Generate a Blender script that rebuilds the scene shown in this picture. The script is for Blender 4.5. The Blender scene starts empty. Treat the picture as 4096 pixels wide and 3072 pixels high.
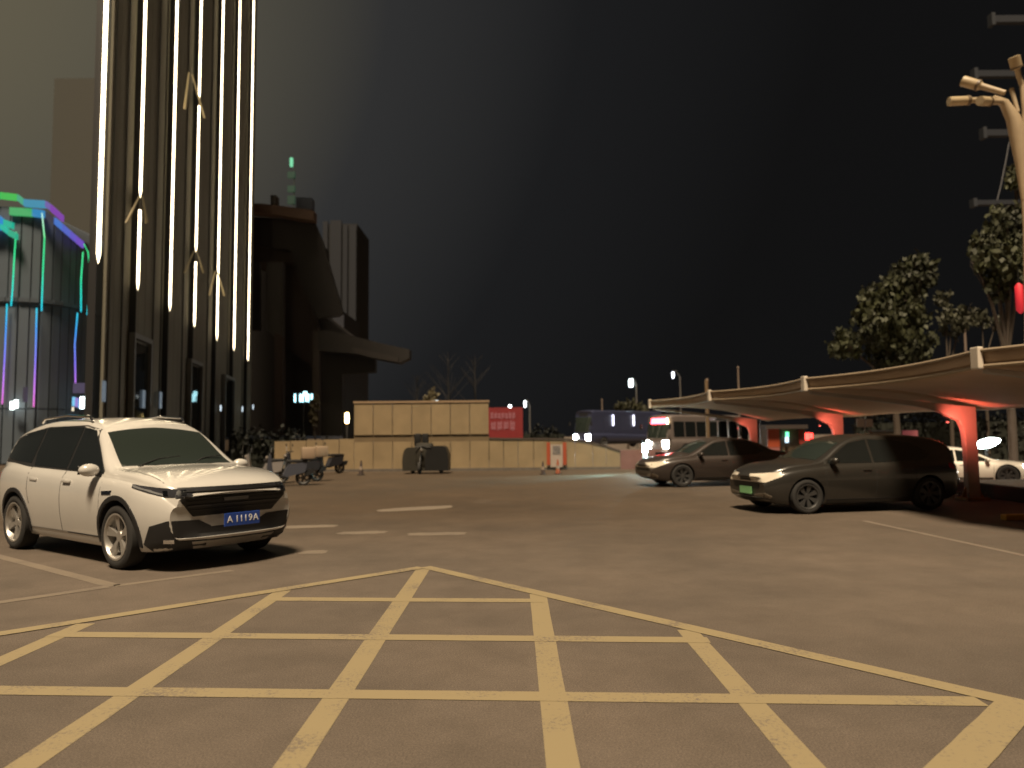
import bpy, bmesh, math, random
import numpy as np
from mathutils import Vector, Matrix
from mathutils.bvhtree import BVHTree
random.seed(7)
S = bpy.context.scene
C = S.collection
R = math.radians
# ------------------------------------------------------------------ camera
F = 740.0; PITCH = R(4.02); ROLL = R(0.5); H = 1.5
cd = bpy.data.cameras.new('camera'); cam = bpy.data.objects.new('camera', cd); C.objects.link(cam)
cd.sensor_width = 36; cd.lens = F/1024*36; cd.clip_start = .05; cd.clip_end = 3000
cd.dof.use_dof = True; cd.dof.focus_distance = 5.5; cd.dof.aperture_fstop = 1.3
cam.matrix_world = Matrix.Translation((0,0,H)) @ Matrix.Rotation(R(90)+PITCH,4,'X') @ Matrix.Rotation(-ROLL,4,'Z')
S.camera = cam
# ------------------------------------------------------------------ night sky
W = bpy.data.worlds.new('World'); S.world = W; W.use_nodes = True
nt = W.node_tree; nt.nodes.clear(); N = nt.nodes.new; L = nt.links.new
out = N('ShaderNodeOutputWorld'); bg = N('ShaderNodeBackground'); L(bg.outputs[0], out.inputs[0])
tc = N('ShaderNodeTexCoord'); dp = N('ShaderNodeVectorMath'); dp.operation = 'DOT_PRODUCT'
nv = N('ShaderNodeVectorMath'); nv.operation = 'NORMALIZE'; L(tc.outputs['Generated'], nv.inputs[0])
L(nv.outputs[0], dp.inputs[0]); dp.inputs[1].default_value = Vector((-.62,.62,.48)).normalized()
ramp = N('ShaderNodeValToRGB'); L(dp.outputs['Value'], ramp.inputs[0])
cr = ramp.color_ramp
cr.elements[1].position = 1.0; cr.elements[1].color = (.125,.108,.070,1); cr.elements[0].position = 0; cr.elements[0].color = (.0050,.0049,.0050,1)
for p, c in ((.50,(.0060,.0059,.0060)),(.72,(.0115,.0117,.0124)),(.86,(.029,.029,.029)),(.96,(.088,.080,.058))):
    e = cr.elements.new(p); e.color = (*c,1)
sky = N('ShaderNodeTexSky'); sky.sky_type = 'NISHITA'; sky.sun_disc = False
sky.sun_elevation = R(52); sky.sun_rotation = R(215)
ad = N('ShaderNodeMix'); ad.data_type = 'RGBA'; ad.blend_type = 'ADD'; ad.inputs['Factor'].default_value = .000012
L(ramp.outputs[0], ad.inputs['A']); L(sky.outputs[0], ad.inputs['B'])
L(ad.outputs['Result'], bg.inputs[0]); bg.inputs[1].default_value = 0.125
EV = 3.0
S.view_settings.view_transform = 'Standard'; S.view_settings.look = 'None'; S.view_settings.exposure = EV; S.view_settings.gamma = 1
S.cycles.sample_clamp_indirect = 3.0
# ------------------------------------------------------------------ light: the warm glow of the yard lamps behind the camera
sd = bpy.data.lights.new('sun','SUN'); sd.energy = .90; sd.angle = R(12); sd.color = (1,.80,.56)
sun = bpy.data.objects.new('sun', sd); C.objects.link(sun)
sun.rotation_euler = Vector((.10,.45,-1.0)).to_track_quat('-Z','Y').to_euler()   # from behind left, high

# ------------------------------------------------------------------ pixel helper: a point of the 1024x768 picture at depth Y
def ray(px, py):
    U = px-512; V = py-384
    u = U*math.cos(ROLL)-V*math.sin(ROLL); v = U*math.sin(ROLL)+V*math.cos(ROLL)
    fw = Vector((0,math.cos(PITCH),math.sin(PITCH))); up = Vector((0,-math.sin(PITCH),math.cos(PITCH)))
    return fw+Vector((u/F,0,0))-up*(v/F)
def at(px, py, Y):
    d = ray(px,py); P = d*(Y/d.y); P.z += H; return P
def atz(px, py, z=0):
    d = ray(px,py); P = d*((z-H)/d.z); P.z = z; return P
# ------------------------------------------------------------------ materials
MATS = {}
def mat(name, col, rough=.6, metal=0, coat=0, emit=None, es=0, noise=0, nscale=8, bump=0, bscale=60, spec=.5, col2=None, trans=0):
    if name in MATS: return MATS[name]
    m = bpy.data.materials.new(name); m.use_nodes = True; t = m.node_tree; b = t.nodes['Principled BSDF']
    b.inputs['Base Color'].default_value = (*col,1); b.inputs['Roughness'].default_value = rough
    b.inputs['Metallic'].default_value = metal; b.inputs['Coat Weight'].default_value = coat
    b.inputs['Coat Roughness'].default_value = .08; b.inputs['Specular IOR Level'].default_value = spec
    if trans: b.inputs['Transmission Weight'].default_value = trans
    if emit: b.inputs['Emission Color'].default_value = (*emit,1); b.inputs['Emission Strength'].default_value = es
    co = t.nodes.new('ShaderNodeTexCoord')
    if noise or col2:
        n = t.nodes.new('ShaderNodeTexNoise'); n.inputs['Scale'].default_value = nscale; n.inputs['Detail'].default_value = 6
        t.links.new(co.outputs['Object'], n.inputs['Vector'])
        r = t.nodes.new('ShaderNodeValToRGB'); r.color_ramp.elements[0].position = .3; r.color_ramp.elements[1].position = .72
        c2 = col2 or tuple(x*(1-noise) for x in col)
        r.color_ramp.elements[0].color = (*c2,1); r.color_ramp.elements[1].color = (*col,1)
        t.links.new(n.outputs['Fac'], r.inputs[0]); t.links.new(r.outputs[0], b.inputs['Base Color'])
    if bump:
        n2 = t.nodes.new('ShaderNodeTexNoise'); n2.inputs['Scale'].default_value = bscale; n2.inputs['Detail'].default_value = 5
        t.links.new(co.outputs['Object'], n2.inputs['Vector'])
        bp = t.nodes.new('ShaderNodeBump'); bp.inputs['Strength'].default_value = bump; bp.inputs['Distance'].default_value = .02
        t.links.new(n2.outputs['Fac'], bp.inputs['Height']); t.links.new(bp.outputs[0], b.inputs['Normal'])
    MATS[name] = m; return m
def ramp_emit(name, axis, lo, hi, cols, es):
    m = bpy.data.materials.new(name); m.use_nodes = True; t = m.node_tree; b = t.nodes['Principled BSDF']
    b.inputs['Base Color'].default_value = (.02,.02,.02,1)
    g = t.nodes.new('ShaderNodeNewGeometry'); s = t.nodes.new('ShaderNodeSeparateXYZ'); t.links.new(g.outputs['Position'], s.inputs[0])
    mr = t.nodes.new('ShaderNodeMapRange'); mr.inputs['From Min'].default_value = lo; mr.inputs['From Max'].default_value = hi
    t.links.new(s.outputs[axis], mr.inputs['Value'])
    r = t.nodes.new('ShaderNodeValToRGB'); k = len(cols)
    r.color_ramp.elements[1].position = 1; r.color_ramp.elements[1].color = (*cols[-1],1); r.color_ramp.elements[0].color = (*cols[0],1)
    for i in range(1,k-1): r.color_ramp.elements.new(i/(k-1)).color = (*cols[i],1)
    t.links.new(mr.outputs[0], r.inputs[0]); t.links.new(r.outputs[0], b.inputs['Emission Color'])
    b.inputs['Emission Strength'].default_value = es
    return m
# ------------------------------------------------------------------ mesh helpers
class MB:
    def __init__(s): s.v = []; s.f = []
    def add(s, vs, fs):
        n = len(s.v); s.v += [tuple(v) for v in vs]; s.f += [tuple(i+n for i in f) for f in fs]; return s
    def box(s, c, d, M=None):
        c = Vector(c); hx, hy, hz = d[0]/2, d[1]/2, d[2]/2
        vs = [Vector((x,y,z)) for z in (-hz,hz) for y in (-hy,hy) for x in (-hx,hx)]
        if M is not None: vs = [M @ v for v in vs]
        return s.add([c+v for v in vs], [(0,2,3,1),(4,5,7,6),(0,1,5,4),(2,6,7,3),(0,4,6,2),(1,3,7,5)])
    def bevbox(s, c, d, b, M=None):
        c = Vector(c); x, y, z = d[0]/2, d[1]/2, d[2]/2; b = min(b, x*.98, y*.98, z*.98)
        bm = bmesh.new(); bmesh.ops.create_cube(bm, size=1)
        for v in bm.verts: v.co = Vector((v.co.x*2*x, v.co.y*2*y, v.co.z*2*z))
        bmesh.ops.bevel(bm, geom=bm.edges[:], offset=b, segments=2, affect='EDGES', profile=.6)
        vs = [v.co.copy() for v in bm.verts]; fs = [[v.index for v in f.verts] for f in bm.faces]
        bm.free()
        if M is not None: vs = [M @ v for v in vs]
        return s.add([c+v for v in vs], fs)
    def tube(s, pts, rad, n=8, cap=True):
        pts = [Vector(p) for p in pts]; rs = rad if isinstance(rad,(list,tuple)) else [rad]*len(pts); rings = []
        for i, p in enumerate(pts):
            d = (pts[min(i+1,len(pts)-1)]-pts[max(i-1,0)]).normalized()
            a = Vector((0,0,1)) if abs(d.z) < .9 else Vector((1,0,0))
            u = d.cross(a).normalized(); w = d.cross(u)
            rings += [p+(u*math.cos(2*math.pi*k/n)+w*math.sin(2*math.pi*k/n))*rs[i] for k in range(n)]
        fs = [(i*n+k, i*n+(k+1)%n, (i+1)*n+(k+1)%n, (i+1)*n+k) for i in range(len(pts)-1) for k in range(n)]
        if cap: fs += [tuple(range(n)), tuple((len(pts)-1)*n+k for k in range(n))[::-1]]
        return s.add(rings, fs)
    def lathe(s, prof, n=28, M=None, c=(0,0,0)):           # prof: (radius, y) about the y axis
        c = Vector(c); vs = []
        for r, y in prof:
            for k in range(n):
                a = 2*math.pi*k/n; v = Vector((r*math.cos(a), y, r*math.sin(a)))
                vs.append(c+(M @ v if M is not None else v))
        m = len(prof); fs = [(i*n+k, (i+1)*n+k, (i+1)*n+(k+1)%n, i*n+(k+1)%n) for i in range(m-1) for k in range(n)]
        return s.add(vs, fs)
    def prism(s, poly, off):                                # 3-D polygon extruded by vector
        off = Vector(off); p = [Vector(q) for q in poly]; n = len(p)
        return s.add(p+[q+off for q in p], [tuple(range(n))[::-1], tuple(range(n,2*n))]+[(i,(i+1)%n,(i+1)%n+n,i+n) for i in range(n)])
    def ball(s, c, d, n=12, m=8, M=None):
        c = Vector(c); vs = []; 
        for i in range(m+1):
            t = math.pi*i/m
            for k in range(n):
                a = 2*math.pi*k/n; v = Vector((d[0]*math.sin(t)*math.cos(a), d[1]*math.sin(t)*math.sin(a), d[2]*math.cos(t)))
                vs.append(c+(M @ v if M is not None else v))
        return s.add(vs, [(i*n+k,(i+1)*n+k,(i+1)*n+(k+1)%n,i*n+(k+1)%n) for i in range(m) for k in range(n)])
    def mesh(s, name, m, smooth=False):
        me = bpy.data.meshes.new(name); me.from_pydata(s.v, [], s.f)
        for x in (m if isinstance(m,(list,tuple)) else [m]): me.materials.append(x)
        bm = bmesh.new(); bm.from_mesh(me); bmesh.ops.remove_doubles(bm, verts=bm.verts, dist=1e-5); bmesh.ops.dissolve_degenerate(bm, edges=bm.edges, dist=1e-6)
        bmesh.ops.recalc_face_normals(bm, faces=bm.faces); bm.to_mesh(me); bm.free()
        if smooth: me.shade_smooth(); me.set_sharp_from_angle(angle=R(40))
        return me
    def build(s, name, m, parent=None, smooth=False):
        return link(name, s.mesh(name, m, smooth), parent)
def link(name, me, parent=None):
    o = bpy.data.objects.new(name, me); C.objects.link(o)
    if parent is not None: o.parent = parent
    return o
def tag(o, label=None, cat=None, group=None, kind=None):
    if label: o['label'] = label
    if cat: o['category'] = cat
    if group: o['group'] = group
    if kind: o['kind'] = kind
    return o
def thing(name, label, cat, loc=(0,0,0), rz=0, group=None):
    o = bpy.data.objects.new(name, None); C.objects.link(o); o.location = loc; o.rotation_euler = (0,0,rz)
    return tag(o, label, cat, group)
def structure(o): o['kind'] = 'structure'; return o
def basis(x, y, z): return Matrix((x,y,z)).transposed()
def copy_tree(o, parent=None):
    c = o.copy(); C.objects.link(c)
    if parent is not None: c.parent = parent
    for ch in list(o.children): copy_tree(ch, c)
    return c

# ------------------------------------------------------------------ common materials
def asphalt_mat():
    m = bpy.data.materials.new('asphalt'); m.use_nodes = True; t = m.node_tree; b = t.nodes['Principled BSDF']
    co = t.nodes.new('ShaderNodeTexCoord')
    def noise(sc, det=6, ro=.6):
        n = t.nodes.new('ShaderNodeTexNoise'); n.inputs['Scale'].default_value = sc; n.inputs['Detail'].default_value = det; n.inputs['Roughness'].default_value = ro
        t.links.new(co.outputs['Object'], n.inputs['Vector']); return n.outputs['Fac']
    def rmp(f, p0, c0, p1, c1):
        r = t.nodes.new('ShaderNodeValToRGB'); e = r.color_ramp.elements; e[0].position = p0; e[0].color = (*c0,1); e[1].position = p1; e[1].color = (*c1,1)
        t.links.new(f, r.inputs[0]); return r.outputs[0]
    def mix(a, b_, mode, f=1):
        x = t.nodes.new('ShaderNodeMix'); x.data_type = 'RGBA'; x.blend_type = mode; x.inputs['Factor'].default_value = f
        t.links.new(a, x.inputs['A']); t.links.new(b_, x.inputs['B']); return x.outputs['Result']
    base = rmp(noise(.35,5), .35, (.098,.081,.066), .68, (.136,.110,.088))
    grain = rmp(noise(95,3,.7), .32, (.40,.40,.40), .70, (1.40,1.36,1.30))
    patch = rmp(noise(1.6,8,.75), .38, (.84,.835,.83), .66, (1.06,1.06,1.07))
    vor = t.nodes.new('ShaderNodeTexVoronoi'); vor.inputs['Scale'].default_value = 55; t.links.new(co.outputs['Object'], vor.inputs['Vector'])
    spk = rmp(vor.outputs['Distance'], .05, (1.7,1.65,1.55), .13, (1,1,1))
    c = mix(mix(mix(base, grain, 'MULTIPLY', .8), patch, 'MULTIPLY'), spk, 'MULTIPLY', .5)
    # faint long cracks
    v2 = t.nodes.new('ShaderNodeTexVoronoi'); v2.feature = 'DISTANCE_TO_EDGE'; v2.inputs['Scale'].default_value = .16
    wn = t.nodes.new('ShaderNodeTexNoise'); wn.inputs['Scale'].default_value = 1.3; wn.inputs['Detail'].default_value = 5; t.links.new(co.outputs['Object'], wn.inputs['Vector'])
    wm = t.nodes.new('ShaderNodeMix'); wm.data_type = 'RGBA'; wm.blend_type = 'ADD'; wm.inputs['Factor'].default_value = .5
    t.links.new(co.outputs['Object'], wm.inputs['A']); t.links.new(wn.outputs['Color'], wm.inputs['B']); t.links.new(wm.outputs['Result'], v2.inputs['Vector'])
    c = mix(c, rmp(v2.outputs['Distance'], .0008, (.8,.8,.8), .0022, (1,1,1)), 'MULTIPLY', .35)
    sx = t.nodes.new('ShaderNodeSeparateXYZ'); t.links.new(co.outputs['Object'], sx.inputs[0])
    def mr(o, a0, a1):
        q = t.nodes.new('ShaderNodeMapRange'); q.interpolation_type = 'SMOOTHSTEP'; q.inputs['From Min'].default_value = a0; q.inputs['From Max'].default_value = a1; t.links.new(o, q.inputs['Value']); return q.outputs[0]
    def mul(a_, b_, op='MULTIPLY'):
        q = t.nodes.new('ShaderNodeMath'); q.operation = op; q.use_clamp = True; t.links.new(a_, q.inputs[0]); t.links.new(b_, q.inputs[1]); return q.outputs[0]
    lamp_fade = mul(mul(mr(sx.outputs['Y'], 7.5, 16), mr(sx.outputs['X'], 14, -2)), mr(noise(.5,5), .1, .4))  # lamp light fading beyond the foreground, painted into the asphalt as darker brown
    dm = t.nodes.new('ShaderNodeMix'); dm.data_type = 'RGBA'; dm.blend_type = 'MULTIPLY'; t.links.new(lamp_fade, dm.inputs['Factor']); t.links.new(c, dm.inputs['A']); dm.inputs['B'].default_value = (.56,.48,.37,1); c = dm.outputs['Result']
    t.links.new(c, b.inputs['Base Color']); b.inputs['Roughness'].default_value = .78; b.inputs['Specular IOR Level'].default_value = .35
    bp = t.nodes.new('ShaderNodeBump'); bp.inputs['Strength'].default_value = .35; bp.inputs['Distance'].default_value = .01
    t.links.new(noise(110,3,.7), bp.inputs['Height']); t.links.new(bp.outputs[0], b.inputs['Normal'])
    return m
def marking_mat(name, col, wear=.5):
    m = bpy.data.materials.new(name); m.use_nodes = True; t = m.node_tree; b = t.nodes['Principled BSDF']
    co = t.nodes.new('ShaderNodeTexCoord')
    n = t.nodes.new('ShaderNodeTexNoise'); n.inputs['Scale'].default_value = 38; n.inputs['Detail'].default_value = 8; n.inputs['Roughness'].default_value = .75
    n2 = t.nodes.new('ShaderNodeTexNoise'); n2.inputs['Scale'].default_value = 2.2; n2.inputs['Detail'].default_value = 4
    for q in (n, n2): t.links.new(co.outputs['Object'], q.inputs['Vector'])
    a = t.nodes.new('ShaderNodeMath'); a.operation = 'MULTIPLY_ADD'; a.inputs[1].default_value = .6; t.links.new(n2.outputs['Fac'], a.inputs[0]); t.links.new(n.outputs['Fac'], a.inputs[2])
    r = t.nodes.new('ShaderNodeValToRGB'); e = r.color_ramp.elements; e[0].position = .62+.22*(wear-.5); e[0].color = (.12,.098,.078,1); e[1].position = .74+.3*(wear-.5); e[1].color = (*col,1)
    t.links.new(a.outputs[0], r.inputs[0]); t.links.new(r.outputs[0], b.inputs['Base Color']); b.inputs['Roughness'].default_value = .65
    return m
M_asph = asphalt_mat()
M_yel = marking_mat('worn_yellow_paint', (.232,.186,.104), .54)
M_wht = marking_mat('worn_cream_paint', (.16,.13,.097), .76)
M_black = mat('black_plastic', (.012,.012,.013), .55)
M_rubber = mat('tyre_rubber', (.018,.017,.016), .85)
M_glass = mat('dark_glass', (.010,.012,.012), .04, spec=.8)
M_wsglass = mat('windscreen_glass', (.020,.026,.022), .05, spec=.7)
M_alloy = mat('alloy', (.42,.40,.37), .38, metal=.7)
M_darkalloy = mat('dark_alloy', (.10,.10,.10), .4, metal=.7)
M_chrome = mat('chrome', (.75,.75,.75), .12, metal=1)
M_seam = mat('seam', (.015,.015,.015), .8)
M_steel = mat('grey_metal', (.16,.16,.16), .5, metal=.4)
M_plateblue = mat('plate_blue', (.02,.06,.30), .4)
M_plategreen = mat('plate_green', (.25,.55,.25), .4)
M_white = mat('white_print', (.75,.75,.75), .5)
def emis(name, col, es): return mat(name, (.02,.02,.02), .4, emit=col, es=es)

# ------------------------------------------------------------------ ground
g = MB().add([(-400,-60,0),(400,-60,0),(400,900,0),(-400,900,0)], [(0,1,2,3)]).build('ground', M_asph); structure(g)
def stripe(a, b, w, z, m, parent, name='stripe'):
    a = Vector((a[0],a[1],0)); b = Vector((b[0],b[1],0)); d = (b-a).normalized(); n = Vector((-d.y,d.x,0))*w/2; k = 14
    vs = []
    for i in range(k+1):
        p = a.lerp(b, i/k); j = random.uniform(-.0025,.0025); q = random.uniform(-.0025,.0025)
        vs += [p+n*(1+j/w*2), p-n*(1+q/w*2)]
    for v in vs: v.z = z
    return MB().add(vs, [(2*i,2*i+1,2*i+3,2*i+2) for i in range(k)]).build(name, m, parent)
box = bpy.data.objects.new('box_junction_marking', None); C.objects.link(box); structure(box)
tag(box, 'yellow cross hatched keep clear box painted on the asphalt')
for x, y0 in ((-3.50,6.12),(-2.27,7.36),(-1.03,8.58),(.23,7.10),(1.33,5.76)): stripe((x,y0+.05),(x+(.0 if x<0 else -.02),1.2),.155,.002,M_yel,box)
for a, b in (((-2.26,7.03),(.28,6.86)),((-3.58,5.84),(1.42,5.52)),((-5.1,4.68),(2.60,4.24)),((-5.2,3.4),(1.7,3.06))): stripe(a,b,.15,.0035,M_yel,box)
stripe((-1.02,8.66),(2.84,4.14),.15,.005,M_yel,box); stripe((-1.06,8.62),(-5.2,4.72),.15,.0065,M_yel,box)
stripe((2.80,4.22),(.6,2.1),.20,.0065,M_yel,box)
bay = bpy.data.objects.new('parking_bay_marking', None); C.objects.link(bay); structure(bay); tag(bay, 'faded cream parking bay lines beside the white car')
stripe((-6.9,9.9),(-4.1,7.72),.14,.002,M_wht,bay); stripe((-6.2,5.4),(-4.14,7.68),.14,.0035,M_wht,bay); stripe((-4.1,7.72),(-3.2,8.55),.12,.002,M_wht,bay)
stripe((6.0,12.8),(6.3,7.2),.10,.002,marking_mat('faint_line',(.16,.13,.10),.75),bay)
dash = bpy.data.objects.new('worn_road_marking', None); C.objects.link(dash); structure(dash); tag(dash, 'row of worn cream paint dashes on the dark asphalt')
for (x0,y0,x1,y1,w) in ((-4.05,12.55,-3.0,12.75,.42),(-2.75,11.75,-2.0,11.85,.34),(-1.62,11.55,-.72,11.6,.36),(-2.75,15.3,-1.3,16.0,.75),(-2.8,9.85,-2.45,9.85,.3)):
    c_ = Vector(((x0+x1)/2,(y0+y1)/2,.002)); a_ = (x1-x0)/2*1.05; k_ = (y1-y0)/max(.01,x1-x0); pv = []
    for q_ in range(30):
        an = 2*math.pi*q_/30; e_ = lambda v: math.copysign(abs(v)**.6, v); rr_ = random.uniform(.88,1.08); px_ = a_*e_(math.cos(an))*rr_
        pv.append(c_+Vector((px_, w/2*e_(math.sin(an))*rr_+k_*px_, 0)))
    MB().add(pv, [tuple(range(30))]).build('dash', M_wht, dash)

# ================================================================== vehicles
def pchip(cp, xs):
    cp = sorted(cp); X = np.array([c[0] for c in cp],float); Y = np.array([c[1] for c in cp],float)
    h = np.diff(X); d = np.diff(Y)/h; m = np.zeros(len(X)); m[0] = d[0]; m[-1] = d[-1]
    for i in range(1,len(X)-1):
        if d[i-1]*d[i] > 0:
            w1 = 2*h[i]+h[i-1]; w2 = h[i]+2*h[i-1]; m[i] = (w1+w2)/(w1/d[i-1]+w2/d[i])
    xs = np.clip(np.asarray(xs,float), X[0], X[-1]); k = np.clip(np.searchsorted(X, xs, side='right')-1, 0, len(h)-1)
    t = (xs-X[k])/h[k]
    return (1+2*t)*(1-t)**2*Y[k]+t*(1-t)**2*h[k]*m[k]+t*t*(3-2*t)*Y[k+1]+t*t*(t-1)*h[k]*m[k+1]
def shell_mesh(sp):
    x0, x1 = sp['zt'][0][0], sp['zt'][-1][0]
    n = sp.get('n', 84); u = np.linspace(0,1,n)
    xs = x0+(x1-x0)*(.5-.5*np.cos(np.pi*u))*.75+(x1-x0)*u*.25
    zt, zs, zb, w = (pchip(sp[k], xs) for k in ('zt','zs','zb','w'))
    wm = max(c[1] for c in sp['w']); rings = []
    tb = math.tan(R(sp.get('tumble',20)))
    for i, x in enumerate(xs):
        W_, B, Z, T = w[i], zb[i], zs[i], zt[i]; Z = min(Z, T-.012); p = [(0,B),(.45*W_,B),(.84*W_,B)]
        hh = Z-B
        for f_, t in ((.90,.02),(.925,.07),(.945,.17),(.968,.30),(.988,.44),(1.0,.60),(1.0,.72),(.993,.82),(.978,.91),(.955,.975),(.935,1.0)):
            p.append((f_*W_, B+hh*t))
        gh = T-Z; r = min(sp.get('rr',.10), gh*.6); ys = .925*W_; zt_ = T-r
        for t in (.08,.25,.5,.75,1.0):
            z = Z+(zt_-Z)*t; p.append((ys-(z-Z)*tb, z))
        yc = ys-(zt_-Z)*tb
        for a in (18,36,54,72,90):
            p.append((yc-r*1.1*(1-math.cos(R(a))), zt_+r*math.sin(R(a))))
        ye = p[-1][0]
        for t in (.82,.62,.4,.2,0): p.append((ye*t, T+sp.get('camber',.035)*(1-t*t)))
        rings.append((x,p))
    def bow(x, y, z):
        b = 0
        fx = max(0,(x-sp.get('bx',.2))/(x1-sp.get('bx',.2))); rx = max(0,(-x+x0*.45)/(-x0*.55))
        b = sp.get('bf',.20)*fx**1.0*abs(y/wm)**2.6 - sp.get('br',.12)*rx*abs(y/wm)**2.4
        c = sp.get('vf',.10)*max(0,fx-.75)/.25*((z-sp.get('vz',.62))/.4)**2
        return x-b-(c if fx > .75 else 0)
    vs, fs = [], []; k = len(rings[0][1]); full = 2*k-2
    for x, p in rings:
        row = p+[(-y,z) for (y,z) in p[-2:0:-1]]
        vs += [(bow(x,y,z),y,z) for y,z in row]
    for i in range(len(rings)-1):
        for j in range(full):
            fs.append((i*full+j, i*full+(j+1)%full, (i+1)*full+(j+1)%full, (i+1)*full+j))
    for end, i in ((0,0),(1,len(rings)-1)):                # caps: bridge left and right halves
        x, p = rings[i]
        for j in range(k-1):
            a, b = j, j+1; a2, b2 = (full-j)%full, (full-(j+1))%full
            ids = [i*full+a, i*full+b, i*full+b2, i*full+a2]
            ids = list(dict.fromkeys(ids))
            if len(ids) > 2: fs.append(tuple(ids))
    return vs, fs
class Body:
    def __init__(s, sp, paint, root, wheels, ra):
        vs, fs = shell_mesh(sp); s.root = root
        mb = MB().add(vs, fs); me = mb.mesh('body', [paint, M_black], True)
        s.bvh = BVHTree.FromPolygons([v.co.copy() for v in me.vertices], [tuple(p.vertices) for p in me.polygons])
        s.body = link('body', me, root)
        # cut the wheel arches
        cut = MB()
        for x in wheels:
            for sg in (-1,1):
                cut.lathe([(0,sg*(sp['w'][2][1]-.38)),(ra,sg*(sp['w'][2][1]-.38)),(ra,sg*1.6),(0,sg*1.6)], 30, c=(x,0,sp.get('wr',.35)))
        cme = cut.mesh('cutter',[paint,M_black])
        for p in cme.polygons: p.material_index = 1
        co = link('cutter', cme, root); md = s.body.modifiers.new('b','BOOLEAN'); md.operation = 'DIFFERENCE'; md.solver = 'EXACT'; md.object = co
        dg = bpy.context.evaluated_depsgraph_get(); new = bpy.data.meshes.new_from_object(s.body.evaluated_get(dg), depsgraph=dg)
        s.body.modifiers.clear(); s.body.data = new; bpy.data.objects.remove(co)
        new.name = 'body'
    def patch(s, name, poly, axis, m, off=.004, step=.07, parent=None, smooth=True, thick=.02):
        """poly = outline in the (u,v) plane seen along axis; projected on the shell."""
        if isinstance(axis, str):
            O, u, v, d = {'front': (Vector((6,0,0)),Vector((0,1,0)),Vector((0,0,1)),Vector((-1,0,0))),
                          'rear': (Vector((-6,0,0)),Vector((0,1,0)),Vector((0,0,1)),Vector((1,0,0))),
                          'left': (Vector((0,4,0)),Vector((1,0,0)),Vector((0,0,1)),Vector((0,-1,0))),
                          'right': (Vector((0,-4,0)),Vector((1,0,0)),Vector((0,0,1)),Vector((0,1,0))),
                          'top': (Vector((0,0,5)),Vector((1,0,0)),Vector((0,1,0)),Vector((0,0,-1)))}[axis]
        else: O, u, v, d = axis
        bm = bmesh.new(); f = bm.faces.new([bm.verts.new((p[0],p[1],0)) for p in poly])
        us = [p[0] for p in poly]; vv = [p[1] for p in poly]
        for lo, hi, no in ((min(us),max(us),(1,0,0)),(min(vv),max(vv),(0,1,0))):
            k = max(1,int((hi-lo)/step))
            for i in range(1,k):
                q = lo+(hi-lo)*i/k; co = (q,0,0) if no[0] else (0,q,0)
                bmesh.ops.bisect_plane(bm, geom=bm.verts[:]+bm.edges[:]+bm.faces[:], plane_co=co, plane_no=no, dist=1e-5)
        bm.verts.ensure_lookup_table(); bm.edges.ensure_lookup_table()
        inner = {}; bad = []
        for vert in bm.verts:
            o = O+u*vert.co.x+v*vert.co.y
            hit, nrm, idx, dist = s.bvh.ray_cast(o, d)
            if hit is None: bad.append(vert); continue
            if nrm.dot(d) > 0: nrm = -nrm
            vert.co = hit+nrm*off; inner[vert.index] = hit-nrm*thick
        bound = [e for e in bm.edges if e.is_boundary]; new = {}
        for e in bound:
            for q in e.verts:
                if q.index in inner and q.index not in new: new[q.index] = bm.verts.new(inner[q.index])
        for e in bound:
            a, b = e.verts
            if a.index in inner and b.index in inner:
                try: bm.faces.new((a,b,new[b.index],new[a.index]))
                except ValueError: pass
        if bad: bmesh.ops.delete(bm, geom=bad, context='VERTS')
        bmesh.ops.recalc_face_normals(bm, faces=bm.faces)
        me = bpy.data.meshes.new(name); bm.to_mesh(me); bm.free(); me.materials.append(m)
        if smooth: me.shade_smooth(); me.set_sharp_from_angle(angle=R(35))
        return link(name, me, parent or s.root)
def wheel_meshes(r, style=7, alloy=None, wid=.22, dark=False):
    alloy = alloy or M_alloy; rr = r*.70
    t = MB(); hw = wid/2
    t.lathe([(rr,-hw*.8),(rr+.02,-hw*.98),(r*.88,-hw*1.02),(r*.97,-hw*.85),(r,-hw*.5),(r,hw*.5),(r*.97,hw*.85),(r*.88,hw*1.02),(rr+.02,hw*.98),(rr,hw*.8)], 36)
    rim = MB(); rim.lathe([(rr+.012,-hw*.99),(rr-.008,-hw*.99),(rr-.025,-hw*.75),(rr-.03,hw*.7),(rr+.01,hw*.95)], 36)
    rim.lathe([(0,-hw*.62),(.055,-hw*.62),(.07,-hw*.4),(.07,0)], 18)
    disc = MB(); disc.lathe([(0,hw*.05),(rr-.03,hw*.05),(rr-.03,hw*.2),(0,hw*.2)], 24)
    sp = MB()
    for i in range(style):
        a = 2*math.pi*i/style
        for da in (-.10,.10):
            c0 = Vector((math.cos(a),0,math.sin(a)))*.05; c1 = Vector((math.cos(a+da*1.35),0,math.sin(a+da*1.35)))*(rr-.02)
            tt = (c1-c0).normalized(); nn = Vector((-tt.z,0,tt.x)); c0.y = -hw*.60; c1.y = -hw*.80
            w0, w1 = .017, .024
            sp.add([c0+nn*w0,c0-nn*w0,c1-nn*w1,c1+nn*w1]+[p+Vector((0,.035,0)) for p in (c0+nn*w0,c0-nn*w0,c1-nn*w1,c1+nn*w1)], [(0,1,2,3),(4,7,6,5),(0,4,5,1),(1,5,6,2),(2,6,7,3),(3,7,4,0)])
    return (t.mesh('tyre',M_rubber,True), rim.mesh('rim',alloy,True), sp.mesh('spokes',alloy), disc.mesh('brake_disc',M_black,True))
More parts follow.
